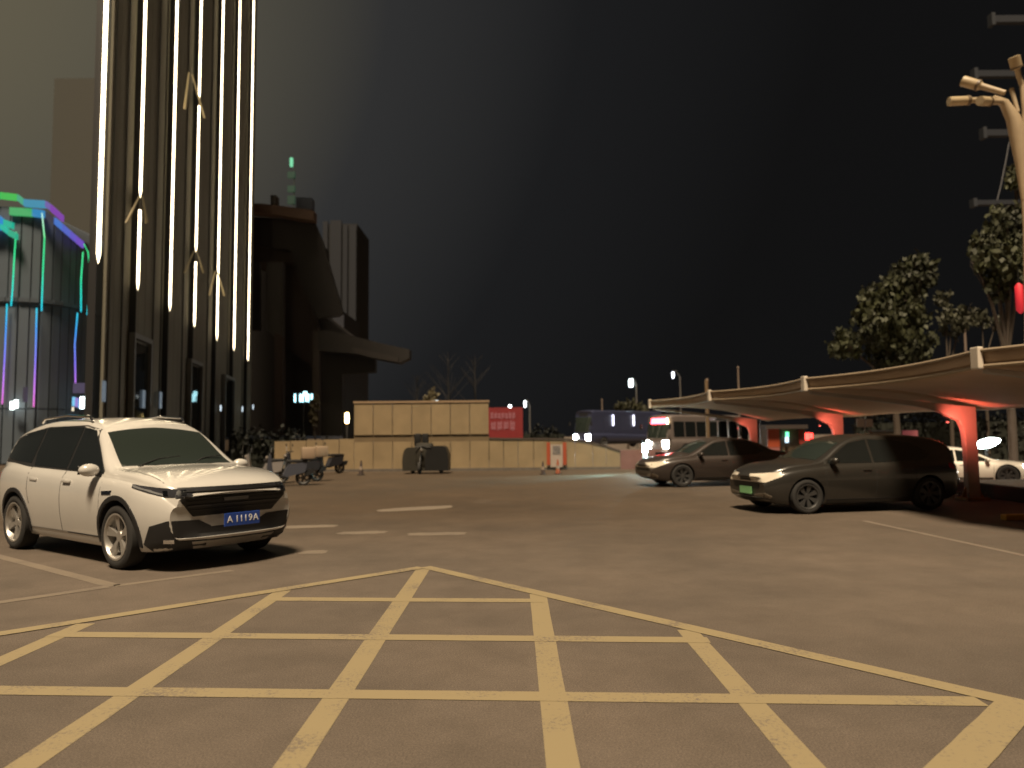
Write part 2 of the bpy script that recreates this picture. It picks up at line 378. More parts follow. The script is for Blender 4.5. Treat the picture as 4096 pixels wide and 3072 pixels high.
def put_wheels(root, wheels, y, r, ms):
    for x in wheels:
        for sg in (-1,1):
            w = link('wheel', ms[1], root); w.location = (x, sg*y, r); w.rotation_euler = (0, random.uniform(0,1), 0 if sg < 0 else math.pi)
            link('tyre', ms[0], w); link('spokes', ms[2], w); link('brake_disc', ms[3], w)
def mirror(root, x, y, z, sg, paint, s=1.0):
    o = MB().ball((x-.03,sg*(y+.13*s),z),(.085*s,.115*s,.075*s),16,10).build('wing_mirror', paint, root, True)
    MB().box((x-.105*s,sg*(y+.13*s),z),(.012,.18*s,.10*s)).build('mirror_glass', M_glass, o)
    MB().tube([(x,sg*(y-.04),z-.07),(x-.02,sg*(y+.06),z-.05)], .022, 8).build('mirror_arm', M_black, o)
    return o
def arc_band(x, z, r0, r1, a0=-12, a1=192, n=22):
    A = [R(a0+(a1-a0)*i/n) for i in range(n+1)]
    return [(x+r1*math.cos(a), z+r1*math.sin(a)) for a in A]+[(x+r0*math.cos(a), z+r0*math.sin(a)) for a in reversed(A)]
def text_mesh(txt, size, depth=.002, align='CENTER'):
    cu = bpy.data.curves.new('t','FONT'); cu.body = txt; cu.size = size; cu.extrude = depth; cu.align_x = align; cu.align_y = 'CENTER'
    o = bpy.data.objects.new('t', cu); C.objects.link(o); dg = bpy.context.evaluated_depsgraph_get()
    me = bpy.data.meshes.new_from_object(o.evaluated_get(dg)); bpy.data.objects.remove(o); return me
def place_text(me, name, m, parent, loc, xdir, ydir):
    me.materials.clear(); me.materials.append(m); z = Vector(xdir).cross(Vector(ydir))
    me.transform(Matrix.Translation(loc) @ basis(Vector(xdir),Vector(ydir),z).to_4x4()); me.name = name
    return link(name, me, parent)
def corner_axis(sg, deg):       # look at the front corner on side sg from deg off the nose
    a = R(deg)*sg; d = Vector((-math.cos(a),-math.sin(a),0)); u = Vector((-math.sin(a),math.cos(a),0))
    return (Vector((2.02,sg*.66,0))-d*8, u, Vector((0,0,1)), d)

# ------------------------------------------------------------------ the white SUV
P_white = mat('pearl_white_paint', (.50,.485,.455), .22, coat=1, noise=.05, nscale=2)
suv = thing('suv', 'white SUV with black grille and blue number plate parked at the left', 'car', (-5.2,10.3,0), R(-36)); suv.scale = (1.05,)*3
SP = dict(zt=[(-2.32,.80),(-2.29,.96),(-2.20,1.10),(-2.02,1.36),(-1.90,1.50),(-1.74,1.555),(-1.3,1.645),(-.7,1.69),(-.2,1.685),(.15,1.635),(.36,1.56),(1.02,1.13),(1.12,1.085),(1.6,1.055),(1.95,1.01),(2.16,.955),(2.27,.89),(2.32,.80)],
          zs=[(-2.32,.75),(-2.15,1.0),(-1.7,1.09),(-.8,1.05),(.4,1.0),(1.02,.99),(1.6,.955),(2.0,.89),(2.2,.82),(2.32,.70)],
          zb=[(-2.32,.52),(-2.25,.36),(-1.9,.24),(0,.20),(1.9,.20),(2.15,.22),(2.27,.27),(2.32,.36)],
          w=[(-2.32,.74),(-2.2,.86),(-1.9,.92),(-1.2,.935),(0,.925),(1.2,.935),(1.8,.925),(2.1,.88),(2.25,.82),(2.32,.76)], wr=.355, tumble=21, rr=.11, bf=.24, br=.14, vf=.07)
B = Body(SP, P_white, suv, (1.36,-1.36), .405)
ms = wheel_meshes(.355, 5); put_wheels(suv, (1.36,-1.36), .815, .355, ms)
B.patch('windscreen', [(.44,-.60),(.40,0),(.44,.60),(1.02,.70),(1.10,.35),(1.12,0),(1.10,-.35),(1.02,-.70)], 'top', M_wsglass, .005)
for sd_, sg in (('left',1),('right',-1)):
    B.patch('window_surround', [(.34,1.555),(.46,1.42),(.90,1.07),(.90,1.03),(-.02,1.052),(-1.1,1.085),(-1.6,1.13),(-2.06,1.14),(-1.98,1.32),(-1.86,1.44),(-1.6,1.52),(-1.0,1.60),(0,1.61)], sd_, M_black, .003)
    B.patch('door_window', [(.30,1.535),(.42,1.43),(.86,1.09),(.88,1.045),(-.02,1.07),(-.02,1.575),(.10,1.57)], sd_, M_glass, .007)
    B.patch('rear_door_window', [(-.07,1.58),(-.07,1.075),(-.95,1.10),(-1.02,1.25),(-1.02,1.58),(-.6,1.60)], sd_, M_glass, .007)
    B.patch('quarter_window', [(-1.07,1.575),(-1.07,1.13),(-1.60,1.16),(-1.92,1.20),(-1.80,1.42),(-1.5,1.52)], sd_, M_glass, .007)
    B.patch('door_seam', [(.98,.95),(.985,.95),(.96,.35),(.955,.35)], sd_, M_seam, .002)
    for xx in (-.045,): B.patch('door_seam', [(xx,1.06),(xx+.008,1.06),(xx+.008,.33),(xx,.33)], sd_, M_seam, .002)
    B.patch('door_seam', [(-1.0,1.08),(-.99,1.08),(-.96,.80),(-.90,.62),(-.91,.62),(-.97,.80)], sd_, M_seam, .002)
    B.patch('sill_cladding', [(-.93,.20),(.93,.20),(.95,.33),(-.95,.33)], sd_, M_black, .008)
    for wx in (1.36,-1.36): B.patch('arch_trim', arc_band(wx,.355,.407,.455), sd_, M_black, .012)
    y_ = .915
    for hx in (.12,-.80): MB().bevbox((hx,sg*y_,.93),(.20,.04,.035),.012).build('door_handle', P_white, suv, True)
    mirror(suv, .86, .85, 1.08, sg, P_white)
    rl = MB(); rl.tube([(.05,sg*.60,1.66),(0,sg*.605,1.715),(-.6,sg*.615,1.745),(-1.3,sg*.60,1.715),(-1.4,sg*.595,1.665)], .016, 8); rl.build('roof_rail', M_chrome, suv, True)
    B.patch('fender_badge', [(1.02,.845),(1.26,.86),(1.24,.815),(1.04,.805)], sd_, M_chrome, .006)
    # head lamp wrapping the corner
    hl = B.patch('headlight', [(sg*q,z) for q,z in ((-.52,.885),(-.10,.885),(.42,.935),(.42,.90),(.05,.805),(-.50,.80))], corner_axis(sg,38), M_glass, .006, .04)
    hl.data.materials[0] = mat('headlight_glass', (.03,.03,.035), .08, spec=.6)
    for q in (-.16,.02):
        B.patch('lamp_reflector', [(sg*q,.875),(sg*(q+.05),.875),(sg*(q+.04),.82),(sg*(q-.01),.82)], corner_axis(sg,38), M_chrome, .012, .03, parent=hl)
    B.patch('running_light', [(sg*a,z) for a,z in ((.06,.815),(.40,.905),(.42,.93),(.30,.895),(.04,.835))], corner_axis(sg,38), mat('lamp_clear',(.6,.6,.6),.15,metal=.8), .011, .04, parent=hl)
    fg = B.patch('fog_light_pocket', [(sg*q,z) for q,z in ((-.40,.47),(-.28,.545),(.02,.56),(.20,.50),(.26,.30),(.15,.22),(-.35,.24))], corner_axis(sg,34), M_black, .007, .05)
    B.patch('fog_light', [(sg*(-.05),.36),(sg*.05,.36),(sg*.05,.32),(sg*(-.05),.32)], corner_axis(sg,34), M_chrome, .014, .03, parent=fg)
    B.patch('tail_light', [(-2.12,.98),(-1.92,1.0),(-1.95,.90),(-2.12,.86)], sd_, mat('red_lens',(.35,.01,.01),.15,coat=1), .006)
gr = B.patch('grille', [(-.66,.90),(.66,.90),(.70,.80),(.50,.585),(-.50,.585),(-.70,.80)], 'front', mat('grille_black',(.005,.005,.005),.5), .007, .05)
for z in (.65,.70,.75,.80,.85):
    wd = .50+(z-.60)*.75 if z < .8 else .62
    B.patch('grille_bar', [(-wd,z),(wd,z),(wd,z+.008),(-wd,z+.008)], 'front', mat('grille_bar_metal',(.014,.014,.014),.35), .016, .08, parent=gr)
B.patch('badge', [(-.16,.775),(.16,.775),(.15,.735),(-.15,.735)], 'front', M_steel, .022, .06, parent=gr)
for sg in (-1,1): B.patch('chrome_strip', [(sg*.60,.87),(sg*.615,.87),(sg*.62,.80),(sg*.60,.80)], 'front', M_chrome, .018, .06, parent=gr)
B.patch('lower_intake', [(-.54,.46),(.54,.46),(.58,.33),(-.58,.33)], 'front', M_black, .007, .06)
B.patch('bumper_skirt', [(-.74,.33),(.74,.33),(.68,.23),(-.68,.23)], 'front', M_black, .005, .06)
B.patch('skid_plate', [(-.52,.325),(.52,.325),(.46,.245),(-.46,.245)], 'front', M_alloy, .014, .06)
pl = MB().bevbox((2.345,0,.53),(.012,.45,.145),.004).build('number_plate', M_plateblue, suv)
for k_, ch_ in enumerate('A1119A'): place_text(text_mesh(ch_, .105), 'plate_letter', M_white, pl, (2.353,(-.16,-.07,-.015,.04,.10,.17)[k_],.53), (0,1,0), (0,0,1))
for sg in (-1,1):      # bonnet creases
    B.patch('bonnet_seam', [(1.10,sg*.72),(1.6,sg*.76),(2.0,sg*.74),(2.0,sg*.732),(1.6,sg*.752),(1.10,sg*.712)], 'top', M_seam, .0015, .08)
wp = MB()
for y0, y1 in ((-.55,.05),(.10,.62)): wp.tube([(1.10,y0,1.115),(.98,(y0+y1)/2,1.19),(.94,y1,1.215)], .008, 6)
wp.build('wiper', M_black, suv)
MB().tube([(-1.30,0,1.70),(-1.42,0,1.76),(-1.50,0,1.74)], [.04,.03,.01], 8).build('roof_fin', P_white, suv, True)
MB().bevbox((.30,0,1.52),(.06,.20,.05),.01).build('inner_mirror', M_black, suv)
MB().tube([(.84,1.0,1.12),(.84,1.01,1.34)], .004, 5).build('aerial', M_chrome, suv)

# ------------------------------------------------------------------ cars of the right side
def generic_car(name, label, loc, rz, paint, roof=1.45, style='hatch', plate=None, lamps_on=False, scale=1.0, group=None):
    t = thing(name, label, 'car', loc, rz, group); t.scale = (scale,)*3; k = roof/1.45
    if style == 'hatch':
        zt = [(-2.20,.70),(-2.17,.88),(-2.07,1.12),(-1.84,1.32),(-1.35,1.415),(-.6,1.445),(-.1,1.44),(.2,1.39),(.40,1.32),(1.02,.99),(1.15,.95),(1.6,.91),(1.95,.84),(2.12,.76),(2.20,.66)]
    else:
        zt = [(-2.30,.70),(-2.27,.90),(-2.1,1.0),(-1.75,1.045),(-1.55,1.10),(-1.05,1.33),(-.7,1.41),(-.1,1.445),(.15,1.42),(.35,1.35),(1.05,.99),(1.2,.94),(1.6,.90),(2.0,.83),(2.2,.75),(2.30,.64)]
    xe = zt[-1][0]; zt = [(x,z*k) for x,z in zt]
    sp = dict(zt=zt, zs=[(-xe,.62),(-2.0,.92*k),(-1.2,.93*k),(.4,.88*k),(1.05,.86*k),(1.6,.81*k),(2.0,.73*k),(xe,.56*k)],
              zb=[(-xe,.45),(-2.05,.28),(-1.7,.19),(1.7,.17),(2.0,.19),(xe,.30)],
              w=[(-xe,.70),(-2.0,.85),(-1.2,.90),(0,.895),(1.2,.90),(1.8,.87),(2.05,.80),(xe,.68)], wr=.325, tumble=24, rr=.09, vz=.5, n=60)
    b = Body(sp, paint, t, (1.33,-1.30), .37); put_wheels(t, (1.33,-1.30), .785, .325, wheel_meshes(.325, 7, M_darkalloy, .21))
    b.patch('windscreen', [(.42,-.55),(.42,.55),(1.02,.64),(1.06,0),(1.02,-.64)], 'top', M_wsglass, .005)
    for s_, sg in (('left',1),('right',-1)):
        b.patch('door_window', [(.30,1.30*k),(.84,.97*k),(.84,.93*k),(-.10,.93*k),(-.10,1.37*k)], s_, M_glass)
        e = -1.45 if style == 'hatch' else -1.25
        b.patch('rear_door_window', [(-.15,1.37*k),(-.15,.93*k),(e*.8,.96*k),(e,1.06*k),(e*.78,1.28*k),(-.7,1.36*k)], s_, M_glass)
        for xx in (.93,-.14,-1.0): b.patch('door_seam', [(xx,.86*k),(xx+.008,.86*k),(xx+.008,.30),(xx,.30)], s_, M_seam, .002)
        b.patch('sill_cladding', [(-.9,.19),(.92,.19),(.92,.27),(-.9,.27)], s_, M_black, .006)
        for hx in (.05,-.86): MB().bevbox((hx,sg*.885,.80*k),(.18,.035,.03),.01).build('door_handle', paint, t, True)
        mirror(t, .80, .80, .98*k, sg, paint, .85)
        lm = emis('headlamp_glow', (1,.97,.92), 20) if lamps_on else mat('clear_lamp', (.62,.56,.46), .18, coat=1)
        h = b.patch('headlight', [(sg*q,z*k) for q,z in ((-.42,.73),(-.10,.75),(.22,.785),(.26,.70),(-.02,.585),(-.40,.60))], corner_axis(sg,40), lm, .007, .05)
        b.patch('fog_light_pocket', [(sg*q,z) for q,z in ((-.35,.36),(-.05,.40),(.08,.34),(.02,.25),(-.32,.25))], corner_axis(sg,36), mat('pocket_trim',(.22,.19,.15),.35,coat=.5), .006, .06)
        b.patch('tail_light', [(-xe+.16,.86*k),(-xe+.42,.90*k),(-xe+.42,.80*k),(-xe+.16,.76*k)], s_, mat('red_lens',(.35,.01,.01),.15,coat=1), .006)
    b.patch('grille', [(-.52,.64*k),(.52,.64*k),(.46,.46),(-.46,.46)], 'front', M_black, .007, .08)
    b.patch('lower_intake', [(-.60,.36),(.60,.36),(.55,.25),(-.55,.25)], 'front', M_black, .007, .08)
    b.patch('chrome_bar', [(-.5,.60*k),(.5,.60*k),(.5,.585*k),(-.5,.585*k)], 'front', M_chrome, .014, .1)
    if plate:
        hit, nr, _, _ = b.bvh.ray_cast(Vector((6,0,.40)), Vector((-1,0,0)))
        MB().bevbox((hit.x+.02,0,.42),(.014,.46,.14),.004).build('number_plate', plate, t)
    return t
P_dark = mat('dark_grey_paint', (.022,.020,.017), .32, coat=.6)
P_brown = mat('dark_brown_paint', (.035,.027,.023), .35, coat=.5)
generic_car('parked_car', 'dark hatchback with green number plate parked beside the carport column', (6.62,15.0,0), R(180+11), P_dark, 1.47, 'hatch', M_plategreen, scale=.99)
generic_car('parked_car', 'dark sedan parked behind the dark hatchback with its nose by the scooter lamp', (6.0,22.3,0), R(180+10), P_brown, 1.38, 'sedan', None, scale=1.0)
P_cream = mat('white_car_paint', (.66,.63,.56), .3, coat=.6)
generic_car('driving_car', 'white sedan with lit headlights passing behind the carport column', (12.75,21.6,0), R(-14), P_cream, 1.22, 'sedan', None, True, .87)

# ------------------------------------------------------------------ buses
def bus(name, label, loc, rz, paint, Lh, Hh, led=None, winmat=None):
    t = thing(name, label, 'bus', loc, rz); h = Lh/2
    sp = dict(zt=[(-h,Hh-.4),(-h+.06,Hh-.12),(-h+.3,Hh),(h-1.0,Hh),(h-.35,Hh-.10),(h-.12,Hh-.35),(h-.05,Hh-1.0),(h,1.0)],
              zs=[(-h,1.0),(h-.3,1.15),(h-.06,1.05),(h,.75)], zb=[(-h,.5),(-h+.3,.32),(h-.3,.30),(h,.42)],
              w=[(-h,1.02),(-h+.2,1.12),(0,1.13),(h-.6,1.12),(h-.15,1.04),(h,.96)], wr=.44, tumble=3, rr=.14, bf=.16, bx=h-1.2, br=.05, vf=.02, vz=.9, n=60, camber=.05)
    b = Body(sp, paint, t, (h-1.6,-h+1.9), .50); put_wheels(t, (h-1.6,-h+1.9), 1.0, .44, wheel_meshes(.44, 6, M_steel, .26))
    wm = winmat or M_glass
    b.patch('windscreen', [(-.88,Hh-.55),(.88,Hh-.55),(.92,1.30),(-.92,1.30)], 'front', M_wsglass, .01, .15)
    x = h-.35
    for s_, sg in (('left',1),('right',-1)):
        xx = h-.6
        while xx > -h+.5:
            b.patch('side_window', [(xx,Hh-.42),(xx,1.35),(xx-.98,1.35),(xx-.98,Hh-.42)], s_, wm, .008, .3); xx -= 1.08
        b.patch('lower_skirt', [(-h+.2,.55),(h-2.2,.55),(h-2.2,.36),(-h+.2,.36)], s_, M_black, .008, .4)
        MB().box((h+.02,sg*1.22,2.0),(.10,.14,.34)).build('bus_mirror', M_black, t)
        b.patch('headlight', [(sg*.54,1.08),(sg*.92,1.12),(sg*.92,.66),(sg*.56,.66)], 'front', emis('bus_headlamp_glow', (1,.96,.86), 60), .012, .08)
    if led: 
        s = b.patch('destination_sign', [(-.62,Hh-.20),(.62,Hh-.20),(.62,Hh-.56),(-.62,Hh-.56)], 'front', emis('led_red', (1,.025,.035), 5), .016, .1)
        MB().box((h-.02,1.0,Hh-.40),(.03,.10,.34)).build('marker_lamp', emis('marker_glow',(1,.75,.4),4), t)
    else:
        b.patch('destination_sign', [(-.5,Hh-.24),(.5,Hh-.24),(.5,Hh-.46),(-.5,Hh-.46)], 'front', M_black, .016, .1)
    return t, b
P_bus1 = mat('blue_bus_paint', (.030,.034,.065), .35, coat=.4)
P_bus2 = mat('pale_bus_paint', (.12,.10,.092), .4, coat=.4)
WB = emis('dim_blue_window', (.25,.28,.6), .0045)
t1, b1 = bus('city_bus', 'dark blue bus with bright headlights driving beyond the low wall', (at(625,440,61).x,64,.45), R(180+40), P_bus1, 9.5, 3.1, None, WB)
for xx in (2.0,-.6,-3.6): MB().box((xx,1.10,2.3),(.12,.04,.9)).build('cabin_light', emis('cabin_white',(.8,.8,1),.6), t1)
b1.patch('rear_route_sign', [(-4.3,2.1),(-4.3,1.3),(-3.7,1.3),(-3.7,2.1)], 'left', emis('led_orange',(1,.16,.03),2.2), .02, .2)
t2, b2 = bus('city_bus', 'pale minibus with red lit route sign and bright headlights', (at(705,440,47).x,49.5,0), R(180+36), P_bus2, 7.6, 2.75, True)

# ================================================================== construction wall
M_panel = mat('cream_wall_panel', (.265,.195,.108), .6, noise=.26, nscale=1.1, bump=.12, bscale=14)
M_panel2 = mat('pink_wall_panel', (.20,.10,.085), .6, noise=.2, nscale=2)
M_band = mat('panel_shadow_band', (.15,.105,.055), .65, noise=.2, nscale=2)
wall = thing('boundary_wall', 'long cream panelled wall across the end of the yard with a tall middle section', 'wall', (0,32.6,0))
def wpanel(x0, x1, z0, z1, m, y=0, zr=None, th=.10):
    zr = z1 if zr is None else zr; g_ = .014
    p = [(x0+g_,y,z0),(x1-g_,y,z0),(x1-g_,y,zr),(x0+g_,y,z1)]
    return MB().prism(p, (0,th,0)).build('panel', m, wall)
xl = at(354,440,32.6).x; xr = at(489,440,32.6).x; wd = (xr-xl)/7; zt_tall = at(420,403,32.6).z; zmid = at(420,435,32.6).z
for i in range(7):
    wpanel(xl+i*wd, xl+(i+1)*wd, .12, zmid-.28, M_panel); wpanel(xl+i*wd, xl+(i+1)*wd, zmid+.02, zt_tall, M_panel, -.05)
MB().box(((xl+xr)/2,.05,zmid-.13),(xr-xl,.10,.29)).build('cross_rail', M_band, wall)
MB().box(((xl+xr)/2,.03,zt_tall+.05),(xr-xl+.06,.22,.09)).build('top_rail', mat('rail_metal',(.26,.18,.11),.5), wall)
MB().box(((xl+xr)/2,.0,.06),(xr-xl,.26,.12)).build('kerb_base', mat('kerb_concrete',(.12,.10,.08),.8,noise=.3,nscale=5), wall)
xs_ = [489,517.5,524,540,549,566,593,607.5,618]; zs_ = [1.22,1.20,1.20,1.20,1.20,1.20,1.12,.93,.72]
pts = [(at(p,440,32.6).x) for p in (489,503.5,518,533.5,549,566,575,592.5,606,620)]
tops = [at(p,y,32.6).z for p,y in ((489,439.5),(503,440),(518,440),(533,440),(549,440),(566,440.5),(575,441),(592,444),(606,447.5),(620,452.5))]
for i in range(9): wpanel(pts[i], pts[i+1], .12, tops[i], M_panel, 0, tops[i+1])
MB().prism([(pts[0],-.05,0),(pts[9],-.05,0),(pts[9],-.05,.12),(pts[0],-.05,.12)], (0,.2,0)).build('kerb_base', MATS['kerb_concrete'], wall)
cap = MB()
for i in range(9): cap.prism([(pts[i],-.03,tops[i]+.01),(pts[i+1],-.03,tops[i+1]+.01),(pts[i+1],-.03,tops[i+1]+.09),(pts[i],-.03,tops[i]+.09)], (0,.18,0))
cap.build('coping', mat('dark_coping',(.05,.035,.025),.7), wall)
px = [354,339,323,306,290,274]; 
for i in range(5): wpanel(at(px[i+1],440,32.6).x, at(px[i],440,32.6).x, .12, at(340,439,32.6).z-.02*i, M_panel, .05)
MB().box(((at(274,440,32.6).x+xl)/2,.08,.06),(xl-at(274,440,32.6).x,.2,.12)).build('kerb_base', MATS['kerb_concrete'], wall)
xq = at(655,440,34).x
MB().box(((pts[9]+xq)/2,.1,.42),(xq-pts[9]-.03,.12,.84)).build('pink_panel', M_panel2, wall)
# notice fixed to the wall
nx0, nx1 = at(547,440,32.4).x, at(566,440,32.4).x; nc = (nx0+nx1)/2
nb = thing('notice_board', 'white notice with grey print and red side bands fixed to the low wall', 'sign', (nc,32.5,0))
MB().box((0,-.02,.62),(nx1-nx0-.30,.03,.98)).build('sheet', mat('notice_white',(.34,.27,.22),.6,noise=.1,nscale=6), nb)
M_orange = mat('orange_red_paint', (.30,.055,.02), .5)
for s_ in (-1,1): MB().box((s_*(nx1-nx0-.12)/2,-.03,.72),(.15,.04,.98)).build('red_band', M_orange, nb)
MB().box((0,-.045,.88),(.34,.012,.36)).build('print_panel', mat('notice_grey',(.19,.165,.145),.6), nb)
tx = MB()
for r_ in range(4):
    for c_ in range(5):
        if (r_*5+c_) % 6 != 4: tx.box((-.13+c_*.065,-.055,1.0-r_*.08),(.038,.004,.045))
tx.build('printed_lines', mat('ink',(.06,.05,.05),.7), nb)
# road cones / small posts by the wall
def cone(px_, py_, s, label, m):
    P = atz(px_,py_); t = thing('traffic_cone', label, 'traffic cone', (P.x,P.y,0))
    MB().lathe([(.0,0),(.16*s,0),(.16*s,.03*s),(.10*s,.03*s)], 16, M=basis(Vector((1,0,0)),Vector((0,0,1)),Vector((0,1,0)))).build('base', M_black, t)
    MB().lathe([(.10*s,.03*s),(.03*s,.60*s),(.0,.60*s)], 16, M=basis(Vector((1,0,0)),Vector((0,0,1)),Vector((0,1,0)))).build('body', m, t, True)
    MB().lathe([(.078*s,.22*s),(.062*s,.36*s)], 16, M=basis(Vector((1,0,0)),Vector((0,0,1)),Vector((0,1,0)))).build('reflective_band', mat('band_white',(.24,.19,.15),.5), t, True)
    return t
cone(558,474,.95,'orange traffic cone standing in front of the red banded notice', mat('cone_orange',(.28,.08,.035),.6))
cone(543,474.5,.85,'small dark traffic cone left of the red banded notice', mat('cone_dark',(.05,.035,.03),.6))
cone(361,475,.95,'dark traffic cone at the left foot of the tall wall section', mat('cone_dark',(.05,.035,.03),.6))

# dark machine parked before the tall wall
P = atz(425,474); mc = thing('tricycle', 'dark cargo tricycle with two rounded covers parked before the tall wall', 'tricycle', (P.x,P.y+.5,0), R(180)); mc.scale = (.95,)*3
MBk = mat('black_cover', (.007,.007,.007), .5, noise=.3, nscale=4); MGr = mat('greenish_cover', (.022,.019,.012), .6, noise=.3, nscale=4)
def dome(x, w_, h, d, m, name):
    prof = [(-.5,.10),(-.50,.45),(-.47,.72),(-.40,.92),(-.28,1.0),(.28,1.0),(.40,.92),(.47,.72),(.50,.45),(.48,.10)]
    MB().prism([(x+q*w_,-d/2,z*h+.02) for q,z in prof], (0,d,0)).build(name, m, mc)
dome(.50,.98,1.10,.9,MGr,'side_cover'); dome(-.50,1.0,1.16,1.1,MBk,'side_cover')
MB().bevbox((.06,.20,.80),(.80,.62,1.05),.20).build('front_body', MGr, mc, True)
for x in (.04,.36): MB().bevbox((x,.1,1.44),(.29,.24,.56),.05).build('headrest', MBk, mc, True)
w3 = wheel_meshes(.26,6,M_steel,.12)
for q, (x,y) in enumerate(((.22,.62),(.62,-.3),(-.62,-.3))):
    w = link('wheel', w3[1], mc); w.location = (x,y,.26); w.rotation_euler = (0,0,R(90) if q == 0 else R(80)); link('tyre', w3[0], w); link('spokes', w3[2], w)
MB().tube([(-.25,.58,1.12),(.1,.52,1.18),(.45,.58,1.12)], .02, 8).build('handlebar', M_black, mc)
MB().tube([(.22,.62,.3),(.16,.52,1.15)], .03, 8).build('fork', M_steel, mc)
MB().ball((.14,.66,.98),(.09,.05,.10)).build('headlamp', mat('dull_lamp2',(.06,.05,.04),.4), mc, True)

# red hoarding behind the wall
hp = at(489,440,38).x; hq = at(521,440,38).x; zt0 = at(505,407.5,38).z; zb0 = at(505,439,38).z
hb = thing('banner', 'red banner with pale lettering standing behind the low wall', 'banner', ((hp+hq)/2,38,0))
MB().box((-.1,0,(zt0+zb0)/2),(hq-hp+.4,.08,zt0-zb0)).build('sheet', mat('banner_red',(.20,.018,.02),.55,noise=.15,nscale=3), hb)
for x in (-.7,.7): MB().box((x,.1,zt0/2),(.08,.08,zt0)).build('post', M_steel, hb)
pk = mat('banner_print', (.30,.12,.15), .6); ch = MB(); random.seed(5)
for r_, (z, hgt, n_) in enumerate(((zt0-.42,.34,7),(zt0-.92,.50,4))):
    for c_ in range(n_):
        cw = 1.30/n_; cx_ = -.75+cw*(c_+.5)
        for k in range(3): ch.box((cx_+(k-1)*cw*.27,-.05,z+random.uniform(-.04,.04)),(cw*.15,.012,hgt*random.uniform(.7,1)))
        ch.box((cx_,-.052,z+hgt*.2),(cw*.75,.012,.05)); ch.box((cx_,-.052,z-hgt*.25),(cw*.7,.012,.05))
ch.build('lettering', pk, hb)

# ================================================================== LED tower on the left
A = Vector((-15.1,27,0)); E_ = Vector((-.186,.983,0)).normalized(); NN = Vector((E_.y,-E_.x,0)); LEN = 34.0; HT = 66
tower = thing('office_tower', 'dark tower with tall warm light strips up its panelled facade', 'building', tuple(A))
BM = basis(E_, NN, Vector((0,0,1)))
def fx(px_, o=.3, y=438):      # distance along the facade hit by the column of pixels px_ at horizon level
    d = ray(px_,y); Q = A+NN*o; k = (Q.x*d.y-Q.y*d.x); e = (E_.y*d.x-E_.x*d.y); return k/e
def fp(s, o, z): return E_*s+NN*o+Vector((0,0,z))
M_fac = mat('dark_stone_panel', (.165,.157,.125), .85, spec=.15, noise=.15, nscale=.3, bump=.05, bscale=4)
M_facd = mat('dark_joint', (.12,.11,.095), .8, spec=.1)
MB().prism([Vector((0,0,0)), E_*LEN, Vector((-16,31,0)), Vector((-1.0,2.2,0))], (0,0,HT)).build('core', M_facd, tower)
pw = .85; s = .03; i = 0; fr = [fx(134), fx(190), fx(226)]
while s < LEN-.5:
    w_ = pw*(1,.72,1.1)[i%3]; 
    MB().box(fp(s+w_/2,.06,HT/2),(w_-.025,.12,HT-.2),BM).build('panel', M_fac, tower); s += w_; i += 1
M_strip = emis('warm_led', (1,.80,.50), 1.15)
def zon(px_, py_, o=.3):   # height on the facade at a pixel
    s_ = fx(px_,o,py_); P_ = A+E_*s_+NN*o; return at(px_,py_,P_.y).z
strips = ((98.5,254,()),(138,282,((190,210),)),(170,304,()),(194.5,321,((94,106),(246,262))),(217,335,()),(234,346,()),(248,357,()))
for j, (px_,yb,gaps) in enumerate(strips):
    s_ = fx(px_,.42,yb); z0 = zon(px_,yb,.42); ws = (.19,.095,.09,.08,.08,.08,.065)[j]; cur = z0
    segs = []
    zc = lambda y_: at(px_,y_,(A+E_*s_+NN*.42).y).z
    for ya, yb2 in sorted(gaps, reverse=True): segs.append((cur, zc(yb2))); cur = zc(ya)
    segs.append((cur, HT-1))
    MB().box(fp(s_,.25,HT/2),(.05,.25,HT-.3),BM).build('strip_channel', M_black, tower)
    for a_, b_ in segs:
        mb_ = MB().box(fp(s_,.42,(a_+b_)/2),(ws,.07,b_-a_),BM)
        mb_.add([fp(s_-ws/2,.385,a_),fp(s_+ws/2,.385,a_),fp(s_+ws/2,.455,a_),fp(s_-ws/2,.455,a_),fp(s_,.42,a_-.35)],[(0,1,4),(1,2,4),(2,3,4),(3,0,4)])
        mb_.build('light_strip', M_strip, tower)
# slim fins
for px_ in (105,118,128,150,158,180,186,205,212,226,241):
    MB().box(fp(fx(px_,.15),.15,HT/2),(.04,.06,HT-.5),BM).build('fin', mat('grey_fin',(.07,.07,.068),.85,spec=.2), tower)
# portals at the foot
M_frame = mat('portal_frame', (.13,.13,.12), .5)
for px_, yt, wq in ((139,340,2.3),(194,364,2.6),(228,379,3.2)):
    s_ = fx(px_); zt_ = zon(px_,yt); fo = MB()
    for d_ in (-wq/2,wq/2): fo.box(fp(s_+d_,.30,zt_/2),(.16,.22,zt_),BM)
    fo.box(fp(s_,.30,zt_+.10),(wq+.16,.22,.20),BM)
    p_ = fo.build('portal', M_frame, tower); MB().box(fp(s_,.26,zt_/2-.05),(wq-.2,.04,zt_-.15),BM).build('door_glass', M_glass, p_)
